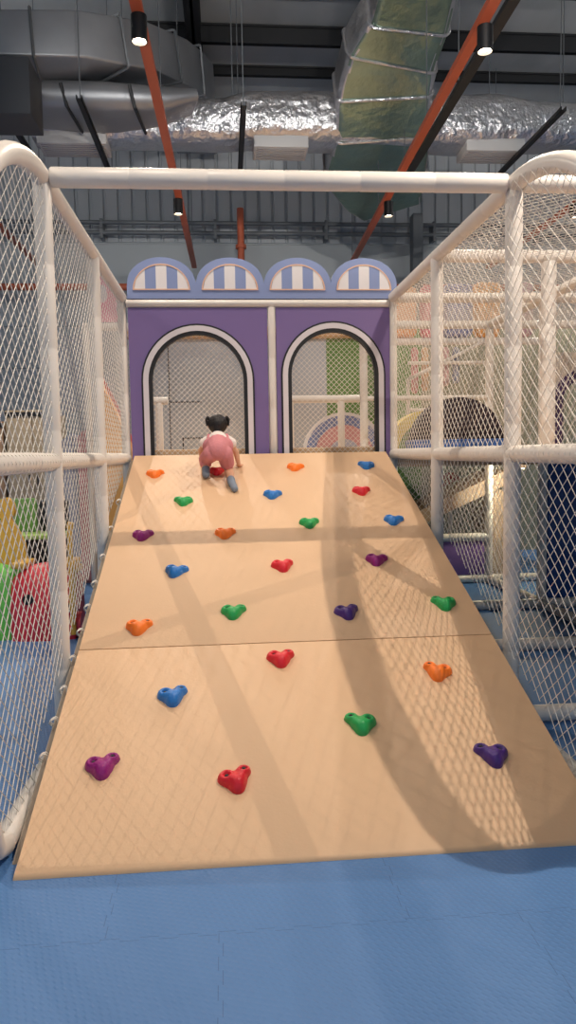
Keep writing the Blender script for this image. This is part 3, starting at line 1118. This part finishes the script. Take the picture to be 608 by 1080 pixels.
obj('post', pad_bm((-0.72, Y4, 1.5), (-0.72, Y4, 2.12), 0.04), WHITE_PAD, rl2)
ab = thing('rainbow_arch_board', 'half round board of white, blue and pink rings behind the right arch', 'board', (1.53, 9.5, 1.50))
for (ri, ro, c, nm) in ((0.50, 0.54, (222, 222, 226), 'white_ring'), (0.38, 0.50, (122, 136, 184), 'blue_ring'), (0.20, 0.38, (206, 152, 152), 'pink_ring'),
                        (0.10, 0.20, (176, 178, 196), 'inner_ring')):
    bm = B()
    strip(bm, half_disc(1.53, 1.52, ri), half_disc(1.53, 1.52, ro), px, 9.48, 9.53)
    obj(nm, bm, mat('arch_' + nm, c, 0.6, var=0.12 if 'pink' in nm else 0, vscale=14), ab, smooth=False)
bm = B()
prism(bm, half_disc(1.53, 1.52, 0.10), px, 9.48, 9.53)
obj('core', bm, mat('arch_core', (50, 46, 58), 0.6), ab, smooth=False)
bm = B()
box(bm, (0.98, 9.46, 1.50), (2.08, 9.55, 1.525))
obj('foot', bm, TRIMWHITE, ab)

# ------------------------------------------------------------------ left: toys beyond the net
cat_ = thing('caterpillar_rocker', 'red and green caterpillar ride toy with yellow handles beyond the left net', 'ride toy', (-1.9, 6.5, 0))
RED = mat('red_plastic', (206, 48, 66), 0.4)
GRN = mat('green_plastic', (96, 190, 76), 0.4)
YEL = mat('yellow_plastic', (228, 178, 72), 0.4)


def barrel(x0, x1, y0, y1, z1, m, nm, bulge=0.06):
    bm = B()
    n = 10
    cyc = (y0 + y1) / 2
    rows = []
    for i in range(n + 1):
        s = i / n
        x = x0 + (x1 - x0) * s
        q = 1 - 0.16 * abs(2 * s - 1) ** 2.5
        row = []
        for j in range(17):
            a = PI * j / 16
            cx_, sz = math.cos(a), math.sin(a)
            ex = 0.6
            row.append(bm.verts.new((x, cyc + (y1 - y0) / 2 * q * math.copysign(abs(cx_) ** ex, cx_), z1 * q * sz ** ex)))
        rows.append(row)
    for i in range(n):
        for j in range(16):
            bm.faces.new((rows[i][j], rows[i][j + 1], rows[i + 1][j + 1], rows[i + 1][j]))
        bm.faces.new((rows[i][0], rows[i + 1][0], rows[i + 1][16], rows[i][16]))
    bm.faces.new(rows[0])
    bm.faces.new(rows[-1][::-1])
    return obj(nm, bm, m, cat_, angle=50)


part(barrel(-1.84, -1.31, 6.30, 6.85, 0.63, RED, 'segment'), 'red barrel segment')
part(barrel(-2.48, -1.80, 6.36, 6.90, 0.63, GRN, 'segment'), 'green barrel segment')
for xx, zz in ((-1.68, 0.36), (-1.37, 0.28), (-1.98, 0.30)):
    bm = B()
    bmesh.ops.create_cone(bm, cap_ends=True, segments=20, radius1=0.045, radius2=0.045, depth=0.02,
                          matrix=Matrix.Translation((xx, 6.30 if xx > -1.9 else 6.36, zz)) @ Matrix.Rotation(PI / 2, 4, 'X'))
    obj('hole', bm, BLACK, cat_)
for xx in (-1.78, -1.38, -2.3):
    bm = B()
    box(bm, (xx - 0.07, 6.42, 0.60), (xx + 0.07, 6.74, 0.655), 0.02)
    obj('top_cap', bm, YEL, cat_)
bm = B()
tube(bm, [(-1.315, 6.30, 0.05), (-1.315, 6.30, 0.95)], 0.022, 12)
box(bm, (-1.335, 6.28, 0.55), (-1.295, 6.7, 0.60), 0.01)
tube(bm, [(-1.315, 6.30, 0.95), (-1.30, 6.30, 1.0)], 0.03, 12)
tube(bm, [(-1.315, 6.30, 0.30), (-1.33, 6.42, 0.60)], 0.03, 12)
obj('handle', bm, YEL, cat_)
bm = B()
for xx in (-1.30,):
    bmesh.ops.create_cone(bm, cap_ends=True, segments=24, radius1=0.11, radius2=0.11, depth=0.08,
                          matrix=Matrix.Translation((xx, 6.42, 0.11)) @ Matrix.Rotation(PI / 2, 4, 'Y'))
obj('wheel', bm, RED, cat_)
# pawn shaped yellow seat back
bk = thing('pawn_shaped_backrest', 'yellow pawn shaped toy seat back behind the red and green caterpillar', 'toy', (-2.0, 7.1, 0))
bm = B()
ol = [(-0.24, 0.0), (-0.24, 0.55), (-0.21, 0.75), (-0.12, 0.90), (-0.06, 0.98)]
ol += [(0.11 * math.cos(a), 1.07 + 0.11 * math.sin(a)) for a in [math.radians(215 - 250 * k / 14) for k in range(15)]]
ol += [(0.06, 0.98), (0.12, 0.90), (0.21, 0.75), (0.24, 0.55), (0.24, 0.0)]
prism(bm, [(-2.05 + q[0] * 0.72, q[1]) for q in ol], px, 7.06, 7.14)
obj('panel', bm, YEL, bk)
bm = B()
box(bm, (-2.34, 6.98, 0), (-1.82, 7.22, 0.06), 0.015)
obj('foot', bm, YEL, bk)
# green topped black toy counter
gt = thing('toy_counter', 'black toy counter with green back panel and pale green shelf beyond the left net', 'toy counter', (-2.1, 7.8, 0))
bm = B()
box(bm, (-2.6, 7.7, 0.28), (-1.7, 8.1, 0.72), 0.02)
box(bm, (-2.55, 7.75, 0), (-2.45, 8.05, 0.3))
box(bm, (-1.85, 7.75, 0), (-1.75, 8.05, 0.3))
obj('body', bm, mat('black_plastic', (24, 26, 32), 0.5), gt)
bm = B()
box(bm, (-2.65, 7.62, 0.72), (-1.66, 8.12, 0.765), 0.012)
part(obj('shelf', bm, mat('pale_green_plastic', (168, 206, 110), 0.5), gt), 'pale green shelf')
bm = B()
box(bm, (-2.5, 7.98, 0.765), (-2.0, 8.08, 1.12), 0.03)
part(obj('back_panel', bm, mat('moss_green_plastic', (104, 150, 74), 0.5), gt), 'moss green back panel')
bm = B()
box(bm, (-1.98, 7.98, 0.765), (-1.68, 8.08, 1.10), 0.03)
part(obj('screen', bm, mat('black_plastic', (24, 26, 32), 0.5), gt), 'black side screen')
# cushions at the foot of the far slide
WC = [((-1.62, 9.3), 0.34, 1.95, (206, 140, 146), 'foam_pillar', 'rose padded foam block leaning behind the left net posts'),
      ((-1.92, 9.4), 0.24, 1.85, (160, 166, 186), 'foam_pillar', 'grey blue padded foam block beside the rose one')]
for (cx, cy), w_, h_, c, nm, lab in WC:
    bm = B()
    prism(bm, [(-w_ / 2, 0), (w_ / 2, 0), (w_ * 0.35, h_), (-w_ * 0.45, h_ - 0.12)], lambda a, b, t: (cx + a, t, b), cy - 0.15, cy + 0.15)
    bmesh.ops.bevel(bm, geom=list(bm.edges), offset=0.03, segments=2, affect='EDGES')
    tag(obj(nm, bm, mat('foam_c%d' % c[0] + str(c[2]), c, 0.7), loc=(cx, cy, 0)), lab, 'foam block')
bm = B()
box(bm, (-1.62, 8.9, 0), (-1.30, 9.1, 1.2), 0.05)
tag(obj('foam_pillar', bm, mat('olive_foam', (170, 160, 84), 0.7), loc=(-1.46, 9.0, 0)), 'olive yellow foam block low behind the left net', 'foam block')
sw = thing('foam_wave_slide', 'curved orange foam slide with a coral rim behind the left net', 'slide', (-1.2, 8.5, 0))
for (off, c, nm) in ((0.0, (236, 178, 104), 'bed'), (0.055, (216, 112, 104), 'rim')):
    bm = B()
    lo_, hi_ = [], []
    for k in range(15):
        s = k / 14
        x_ = -1.36 + 0.39 * s + (off if off else 0)
        z_ = 2.40 - 0.95 * (s ** 0.8) * (0.55 + 0.45 * s) + (0.02 if off else 0)
        hi_.append((x_, z_))
        lo_.append((x_, 0.0 if not off else z_ - 0.07))
    strip(bm, lo_, hi_, px, 8.27 if not off else 8.23, 8.66 if not off else 8.27)
    obj(nm, bm, mat('slide_' + nm, c, 0.6), sw)
# netted back frame, far left
nf_ = thing('netted_back_frame', 'small white padded frame filled with netting behind the left side of the purple wall', 'safety frame', (-1.3, 8.8, 0))
obj('post', pad_bm((-1.56, 8.8, 0), (-1.56, 8.8, 3.02), PR), WHITE_PAD, nf_)
obj('post', pad_bm((-0.98, 8.8, 0), (-0.98, 8.8, 3.02), PR), WHITE_PAD, nf_)
obj('beam', pad_bm((-1.6, 8.8, 3.03), (-0.94, 8.8, 3.03), PR), WHITE_PAD, nf_)
obj('net', net_bm([(-1.5, 1.2), (-1.04, 1.2), (-1.04, 2.98), (-1.5, 2.98)], lambda a, b, w: (a, 8.8, b), 0.06, 0.06), ROPE, nf_)
bm = B()
prism(bm, [(-1.62, 2.1), (-2.0, 2.0), (-2.0, 2.95), (-1.62, 2.95)], px, 8.86, 8.9)
part(obj('side_panel', bm, mat('grey_blue_panel', (140, 146, 156), 0.5), nf_, smooth=False), 'grey side panel')
pb = thing('pink_cutout_board', 'pink rounded cut-out board with a white oval above the small back frame', 'board', (-1.3, 9.0, 3.07))
bm = B()
ol = [(-1.48, 3.09), (-1.48, 3.44)] + [(-1.35 - 0.13 * math.cos(PI * k / 10), 3.44 + 0.16 * math.sin(PI * k / 10)) for k in range(1, 10)] + [(-1.22, 3.44), (-1.21, 3.25), (-1.20, 3.09)]
prism(bm, ol, px, 8.78, 8.83)
obj('board', bm, mat('bubblegum_pink', (226, 138, 166), 0.5), pb)
bm = B()
prism(bm, [(-1.36 + 0.055 * math.cos(2 * PI * k / 18), 3.40 + 0.10 * math.sin(2 * PI * k / 18)) for k in range(18)], px, 8.765, 8.785)
part(obj('oval', bm, TRIMWHITE, pb, smooth=False), 'white oval')
# tan storage units far left
for (xa, xb, z1, c, lab) in ((-4.4, -3.32, 2.10, (150, 122, 96), 'brown timber cabinet far behind the left net'),
                             (-3.28, -2.5, 2.26, (168, 152, 128), 'taller pale tan cabinet beside the brown timber cabinet')):
    t = thing('storage_cabinet', lab, 'cabinet', ((xa + xb) / 2, 11.7, 0))
    m = mat('timber_%d' % c[0], c, 0.6, var=0.12, vscale=2, stretch=(1, 1, 6))
    bm = B()
    box(bm, (xa, 11.5, 0), (xb, 12.0, z1), 0.01)
    obj('carcass', bm, m, t)
    xm = (xa + xb) / 2
    for d0, d1, hx_ in ((xa + 0.02, xm - 0.005, xm - 0.06), (xm + 0.005, xb - 0.02, xm + 0.06)):
        bm = B()
        box(bm, (d0, 11.475, 0.06), (d1, 11.5, z1 - 0.10), 0.006)
        dd = obj('door', bm, m, t)
        bm = B()
        box(bm, (hx_ - 0.012, 11.45, z1 * 0.5), (hx_ + 0.012, 11.475, z1 * 0.5 + 0.16), 0.004)
        obj('handle', bm, DARKSTEEL, dd)
    bm = B()
    box(bm, (xa, 11.465, z1 - 0.09), (xb, 11.5, z1 - 0.03))
    obj('dark_band', bm, DARKSTEEL, t)

# ------------------------------------------------------------------ overhead: ducts, rails, lamps
def rrect(w, h, rad_, n=5):
    out = []
    for cx, cy, a0 in ((w / 2 - rad_, h / 2 - rad_, 0), (-w / 2 + rad_, h / 2 - rad_, 90), (-w / 2 + rad_, -h / 2 + rad_, 180), (w / 2 - rad_, -h / 2 + rad_, 270)):
        for k in range(n + 1):
            a = math.radians(a0 + 90 * k / n)
            out.append((cx + rad_ * math.cos(a), cy + rad_ * math.sin(a)))
    return out


def duct_bm(path, jitter=0.0, side=None):
    """path: (point, width, height, corner radius); section stands square to the path, width sideways"""
    bm = B()
    rings = []
    n = len(path)
    for i, (p, w, h, rad_) in enumerate(path):
        p = Vector(p)
        q0, q1 = Vector(path[max(0, i - 1)][0]), Vector(path[min(n - 1, i + 1)][0])
        t = (q1 - q0).normalized()
        s = Vector(side) if side else Vector((0, 0, 1)).cross(t).normalized()
        s = (s - t * s.dot(t)).normalized()
        uu = t.cross(s)
        ring = []
        for k, (a, b) in enumerate(rrect(w, h, rad_)):
            j = 1 + jitter * noise.noise(Vector((p.x * 3.1 + k * 0.7, p.y * 2.3, p.z * 2 + k)))
            ring.append(bm.verts.new(p + s * a * j + uu * b * j))
        rings.append(ring)
    m = len(rings[0])
    for i in range(n - 1):
        for k in range(m):
            bm.faces.new((rings[i][k], rings[i][(k + 1) % m], rings[i + 1][(k + 1) % m], rings[i + 1][k]))
    bm.faces.new(rings[0][::-1])
    bm.faces.new(rings[-1])
    return bm


def subdiv_path(path, k):
    out = []
    for i in range(len(path) - 1):
        a, b = path[i], path[i + 1]
        for j in range(k):
            s = j / k
            out.append((Vector(a[0]).lerp(Vector(b[0]), s), a[1] + (b[1] - a[1]) * s, a[2] + (b[2] - a[2]) * s, a[3] + (b[3] - a[3]) * s))
    out.append(path[-1])
    return out


duct = thing('foil_duct', 'silver foil wrapped ventilation duct crossing the hall under the roof', 'duct', (1.5, 11.0, 6.0))
p0 = [((-2.55, 11, 6.20), 0.66, 0.54, 0.20), ((-0.6, 11, 6.20), 0.66, 0.56, 0.20), ((0.15, 11, 6.22), 0.70, 0.60, 0.2), ((0.45, 11, 6.28), 0.74, 0.68, 0.22),
      ((1.5, 11, 6.28), 0.76, 0.68, 0.22), ((3.3, 11, 6.28), 0.76, 0.68, 0.22), ((4.0, 11, 6.30), 0.76, 0.70, 0.22), ((4.6, 11, 6.26), 0.72, 0.58, 0.2), ((7.5, 11, 6.28), 0.72, 0.58, 0.2)]
obj('trunk', duct_bm(subdiv_path(p0, 6), 0.05), FOIL, duct, angle=60)
br = []
for yb_, zb_, xa_, xb_ in ((7.0, 7.30, 2.00, 2.80), (8.6, 6.92, 1.94, 2.82), (9.4, 6.70, 1.88, 2.90), (9.85, 6.47, 1.66, 2.87), (10.2, 6.22, 1.60, 2.88),
                           (10.75, 5.96, 1.66, 3.04), (11.6, 5.74, 1.64, 3.20), (12.1, 5.60, 1.95, 3.30), (12.45, 5.50, 2.30, 3.38)):
    br.append(((0.5 * (xa_ + xb_), yb_ + 0.10, zb_ + 0.29), xb_ - xa_, 0.60, 0.10))
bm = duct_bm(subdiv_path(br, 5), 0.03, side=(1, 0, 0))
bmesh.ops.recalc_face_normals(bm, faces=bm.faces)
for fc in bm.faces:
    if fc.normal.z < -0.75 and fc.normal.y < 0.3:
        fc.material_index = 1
obj('branch', bm, [FOIL, FOIL_REFLECT], duct, angle=60)
for k_ in (2, 3, 4, 5, 6):
    p_, w_, h_ = br[k_][0], br[k_][1] + 0.03, 0.63
    bm = B()
    t = (Vector(br[k_ + 1][0]) - Vector(br[k_ - 1][0])).normalized()
    sd_ = (Vector((1, 0, 0)) - t * t.x).normalized()
    uu = t.cross(sd_)
    ring = [Vector(p_) + sd_ * a + uu * b for a, b in rrect(w_, h_, 0.11)]
    tube(bm, ring, 0.020, 6, closed=True)
    obj('joint_band', bm, FOIL, duct)
for (xa, xb) in ((-2.47, -1.53), (0.50, 1.27), (3.55, 4.42)):
    bm = B()
    box(bm, (xa, 10.72, 5.83), (xb, 11.22, 6.06), 0.015)
    g = obj('diffuser', bm, GRILLE, duct)
    bm = B()
    for k in range(7):
        yy = 10.77 + 0.066 * k
        box(bm, (xa + 0.04, yy, 5.822), (xb - 0.04, yy + 0.012, 5.832))
    obj('grille', bm, mat('grey_louvre', (150, 150, 152), 0.5), g)
for xx in (0.22, -1.3, 5.1):
    bm = B()
    tube(bm, [(xx, 11.0, 6.6), (xx, 11.0, 8.6)], 0.008, 6)
    obj('hanger_rod', bm, MIDSTEEL, duct)

d2 = thing('sheet_metal_duct', 'large plain sheet metal duct bending away under the roof at the upper left', 'duct', (-2, 9.8, 6.2))
dp = [((-5.0, 9.75, 6.52), 0.85, 0.52, 0.03), ((-2.5, 9.75, 6.52), 0.85, 0.52, 0.03), ((-1.75, 9.85, 6.60), 0.85, 0.54, 0.03), ((-1.15, 10.3, 6.78), 0.85, 0.56, 0.03),
      ((-0.75, 11.1, 7.05), 0.8, 0.6, 0.03), ((-0.55, 12.2, 7.45), 0.8, 0.62, 0.03), ((-0.45, 13.2, 7.82), 0.8, 0.64, 0.03), ((-0.42, 15.5, 7.9), 0.8, 0.64, 0.03)]
obj('trunk', duct_bm(dp), SHEET, d2, angle=30)
for (pa, w_, h_, tt) in (((-3.0, 9.75, 6.52), 0.90, 0.57, (1, 0, 0)), ((-2.2, 9.78, 6.54), 0.90, 0.57, (1, 0.1, 0.05)), ((-1.45, 10.07, 6.69), 0.9, 0.6, (0.7, 0.7, 0.2)),
                         ((-0.9, 10.75, 6.93), 0.88, 0.62, (0.45, 0.9, 0.3)), ((-0.62, 11.7, 7.27), 0.85, 0.65, (0.2, 1, 0.35))):
    bm = B()
    t = Vector(tt).normalized()
    s = Vector((0, 0, 1)).cross(t).normalized()
    uu = t.cross(s)
    tube(bm, [Vector(pa) + s * a + uu * b for a, b in rrect(w_, h_, 0.02, 2)], 0.018, 4, closed=True)
    obj('flange', bm, MIDSTEEL, d2)
bm = duct_bm([((-2.35, 10.35, 6.16), 0.9, 0.34, 0.16), ((-1.5, 10.35, 6.14), 0.95, 0.36, 0.17), ((-0.75, 10.5, 6.20), 0.9, 0.3, 0.14), ((-0.35, 10.6, 6.30), 0.8, 0.16, 0.07)])
part(obj('lower_trunk', bm, SHEET, d2, angle=60), 'rounded lower trunk')
for xx in (-1.95, -1.1):
    bm = B()
    tube(bm, [(xx, 9.86, 6.22), (xx + 0.05, 9.95, 5.98), (xx + 0.12, 10.6, 5.93)], 0.022, 6)
    obj('strap', bm, DARKSTEEL, d2)
bm = B()
box(bm, (-3.6, 8.9, 5.42), (-2.10, 9.5, 6.04), 0.01)
tag(obj('plenum_box', bm, DARKSHEET, loc=(-2.85, 9.2, 5.42)), 'dark grey plenum box hanging at the far upper left', 'duct box')

for xx, y0, y1, lab in ((-1.62, 9.23, 11.94, 'black hanger channel under the left end of the foil duct'), (0.32, 9.32, 11.86, 'black hanger channel straight above the scalloped board'),
                        (4.3, 9.25, 11.98, 'black hanger channel under the right end of the foil duct'), (-2.6, 9.6, 11.5, 'black hanger channel beside the dark plenum box')):
    t = thing('hanger_channel', lab, 'hanger', (xx, (y0 + y1) / 2, 5.72), 'black hanger channels under the ducts')
    bm = B()
    zz = 5.74
    for lo_, hi_ in (((xx - 0.035, y0, zz), (xx + 0.035, y1, zz + 0.012)), ((xx - 0.035, y0, zz), (xx - 0.025, y1, zz + 0.05)), ((xx + 0.025, y0, zz), (xx + 0.035, y1, zz + 0.05))):
        box(bm, lo_, hi_)
    obj('channel', bm, DARKSTEEL, t, smooth=False)
    for yy in (y0 + 0.1, y1 - 0.1):
        bm = B()
        tube(bm, [(xx, yy, zz), (xx, yy, 8.6)], 0.007, 6)
        obj('rod', bm, MIDSTEEL, t)

for xx0, xx1, lab in ((-0.62, -0.50, 'orange lighting rail running lengthwise overhead at left of centre'), (2.20, 2.47, 'orange lighting rail running lengthwise overhead at right of centre'),
                      (-3.42, -3.35, 'orange lighting rail beyond the left net'), (5.08, 5.2, 'orange lighting rail far out on the right')):
    t = thing('lighting_rail', lab, 'lighting rail', (xx0, 6, 5.05), 'orange lighting rails')
    bm = B()
    dx = (xx1 - xx0) / 8.6
    a, b = Vector((xx0 - dx * 7, -1, 5.09)), Vector((xx0 + dx * 8.5, 14.4, 5.09))
    prism(bm, [(-0.045, -0.03), (0.045, -0.03), (0.045, 0.03), (-0.045, 0.03)], lambda p, q, tt: a.lerp(b, tt) + Vector((p, 0, q)), 0, 1)
    obj('rail', bm, ORANGE_STEEL, t, smooth=False)
    for yy in (2.2, 5.2, 8.2, 11.2, 14.0):
        bm = B()
        xq = xx0 + dx * (yy - 6)
        tube(bm, [(xq, yy, 5.1), (xq, yy, 8.62)], 0.006, 6)
        obj('hanger_wire', bm, MIDSTEEL, t)
# dark conduit tray beside the right rail
tr = thing('conduit_tray', 'dark conduit tray running just right of the orange rail', 'conduit', (2.5, 8, 5.3))
bm = B()
prism(bm, [(-0.05, -0.02), (0.05, -0.02), (0.05, 0.03), (-0.05, 0.03)], lambda p, q, tt: Vector((2.50, 5.0, 5.35)).lerp(Vector((2.62, 11.0, 5.35)), tt) + Vector((p, 0, q)), 0, 1)
obj('tray', bm, DARKSTEEL, tr, smooth=False)
for yy in (5.4, 8.0, 10.6):
    bm = B()
    tube(bm, [(2.5 + (yy - 5) * .02, yy, 5.38), (2.5 + (yy - 5) * .02, yy, 8.62)], 0.006, 6)
    obj('hanger_wire', bm, MIDSTEEL, tr)

LENS = mat('glowing_lamp_lens', (255, 232, 200), 0.4, emit=40.0)
CAN = mat('black_lamp_can', (18, 18, 20), 0.4)
LLAB = ['lit black spotlight highest at the upper left, on the left orange rail', 'lit black spotlight highest at the upper right, on the right orange rail',
        'small lit spotlight just under the white crossbar on the left orange rail', 'small lit spotlight just under the white crossbar on the right orange rail',
        'lit black spotlight overhead nearest the viewer on the left orange rail',
        'lit black spotlight overhead nearest the viewer on the right orange rail', 'lit black spotlight on the rail beyond the left net',
        'lit black spotlight nearest the viewer on the rail beyond the left net', 'lit black spotlight on the rail far right', 'far lit black spotlight on the rail far right',
        'far lit black spotlight on the rail beyond the left net']


def ring_bm(z0, z1, rad_, seg=24, ro=None):
    bm = B()
    return bm


for (lx, ly, pw_), lab in zip(LAMP_XY, LLAB):
    t = thing('track_spotlight', lab, 'spotlight', (lx, ly, 5.0), 'spotlights on the orange rails')
    bm = B()
    # open cylinder can
    ro, ri = 0.065, 0.058
    seg = 24
    R_ = []
    for rad_, zz in ((ri, 4.90), (ri, 4.86), (ro, 4.86), (ro, 5.06), (0.02, 5.06)):
        R_.append([bm.verts.new((lx + rad_ * math.cos(2 * PI * k / seg), ly + rad_ * math.sin(2 * PI * k / seg), zz)) for k in range(seg)])
    for i in range(len(R_) - 1):
        for k in range(seg):
            bm.faces.new((R_[i][k], R_[i][(k + 1) % seg], R_[i + 1][(k + 1) % seg], R_[i + 1][k]))
    bm.faces.new(R_[-1])
    obj('can', bm, CAN, t)
    bm = B()
    bmesh.ops.create_cone(bm, cap_ends=True, segments=24, radius1=ri, radius2=ri, depth=0.01, matrix=Matrix.Translation((lx, ly, 4.895)))
    obj('lens', bm, LENS, t)
    ld = bpy.data.lights.new('spot_lamp', 'SPOT')
    ld.energy = SPOT_W * pw_
    ld.color = SPOT_COL
    ld.spot_size = math.radians(150)
    ld.spot_blend = 0.6
    ld.shadow_soft_size = 0.014
    lo_ = bpy.data.objects.new('spot_lamp', ld)
    COL.objects.link(lo_)
    lo_.parent = t
    lo_.location = (0, 0, -0.16)

FILL_LAB = ['added round white fill lamp at the far left under the roof', 'added round white fill lamp at the far right under the roof']
for (hx, hy, hz, hw_), lab in zip(FILL_LAMPS, FILL_LAB):  # added lamps standing in for the light on roof, ducts and back wall
    t = thing('added_fill_lamp', lab, 'lamp', (hx, hy, hz), 'added round fill lamps under the roof')
    bm = B()
    tube(bm, [(hx, hy, hz + 0.26), (hx, hy, 8.6)], 0.012, 8)
    obj('rod', bm, MIDSTEEL, t)
    bm = B()
    tube(bm, [(hx, hy, hz + 0.19), (hx, hy, hz + 0.30)], [0.07, 0.05], 16)
    obj('cap', bm, MIDSTEEL, t)
    bm = B()
    bmesh.ops.create_uvsphere(bm, u_segments=24, v_segments=16, radius=0.2, matrix=Matrix.Translation((hx, hy, hz)))
    g = obj('globe', bm, mat('fill_lamp_glow', (255, 250, 240), 0.4, emit=3.0), t)
    ld = bpy.data.lights.new('added_fill_light', 'POINT')
    ld.energy = hw_
    ld.color = (1.0, 0.97, 0.92)
    ld.shadow_soft_size = 0.21
    lo_ = bpy.data.objects.new('added_fill_light', ld)
    COL.objects.link(lo_)
    lo_.parent = t

# two unseen spots added behind the viewer as fill light on the ducts
for (wx, wy), lab in (((-0.72, 0.2), 'added fill spotlight on the left orange rail turned up towards the ducts'), ((2.0, 0.2), 'added fill spotlight on the right orange rail turned up towards the ducts')):
    aim = (Vector((1.4, 11.0, 6.6)) - Vector((wx, wy, 4.85))).normalized()
    t = thing('track_spotlight', lab, 'spotlight', (wx, wy, 5.0), 'added fill spotlights turned up at the ducts')
    p_ = Vector((wx, wy, 4.85))
    bm = B()
    tube(bm, [p_ - aim * 0.12, p_ - aim * 0.11, p_ + aim * 0.09, p_ + aim * 0.09, p_ + aim * 0.04], [0.03, 0.065, 0.065, 0.058, 0.058], 24, cap=False)
    tube(bm, [p_ - aim * 0.02, Vector((wx, wy, 5.06))], 0.015, 8)
    obj('can', bm, CAN, t)
    bm = B()
    tube(bm, [p_ + aim * 0.03, p_ + aim * 0.04], 0.058, 24)
    obj('lens', bm, LENS, t)
    ld = bpy.data.lights.new('duct_fill_lamp', 'SPOT')
    ld.energy = FILL_SPOT_W
    ld.color = (1.0, 0.95, 0.88)
    ld.spot_size = math.radians(52)
    ld.spot_blend = 0.8
    ld.shadow_soft_size = 0.05
    lo_ = bpy.data.objects.new('duct_fill_lamp', ld)
    COL.objects.link(lo_)
    lo_.parent = t
    lo_.location = p_ + aim * 0.10 - Vector(t.location)
    lo_.rotation_euler = aim.to_track_quat('-Z', 'Y').to_euler()

# pipes on the back wall
for zz, lab in ((6.28, 'upper grey pipe along the back wall'), (6.08, 'lower grey pipe along the back wall')):
    t = thing('wall_pipe', lab, 'pipe', (1.5, 15.7, zz))
    bm = B()
    tube(bm, [(-8, 15.7, zz), (11, 15.7, zz)], 0.045, 10)
    obj('pipe', bm, MIDSTEEL, t)
    for k in range(8):
        xx = -7 + 2.3 * k
        bm = B()
        box(bm, (xx - 0.03, 15.66, zz - 0.12), (xx + 0.03, 15.99, zz + 0.07))
        obj('bracket', bm, MIDSTEEL, t)
bm = B()
tube(bm, [(0.42, 15.6, 5.2), (0.42, 15.6, 6.55)], 0.07, 12)
tube(bm, [(0.42, 15.6, 5.75), (0.42, 15.6, 5.82)], 0.11, 12)
tag(obj('sprinkler_riser', bm, ORANGE_STEEL, loc=(0.42, 15.6, 5.2)), 'short upright orange pipe on the back wall', 'pipe')
bm = B()
tube(bm, [(-8, 15.5, 4.95), (11, 15.5, 4.95)], 0.07, 12)
tag(obj('sprinkler_main', bm, ORANGE_STEEL, loc=(1.5, 15.5, 4.95)), 'long horizontal orange pipe low along the back wall', 'pipe')
bm = B()
box(bm, (3.95, 15.3, 0), (4.15, 15.6, 6.4))
struct('wall_column', bm, MIDSTEEL, 'grey steel column against the back wall', 'column')
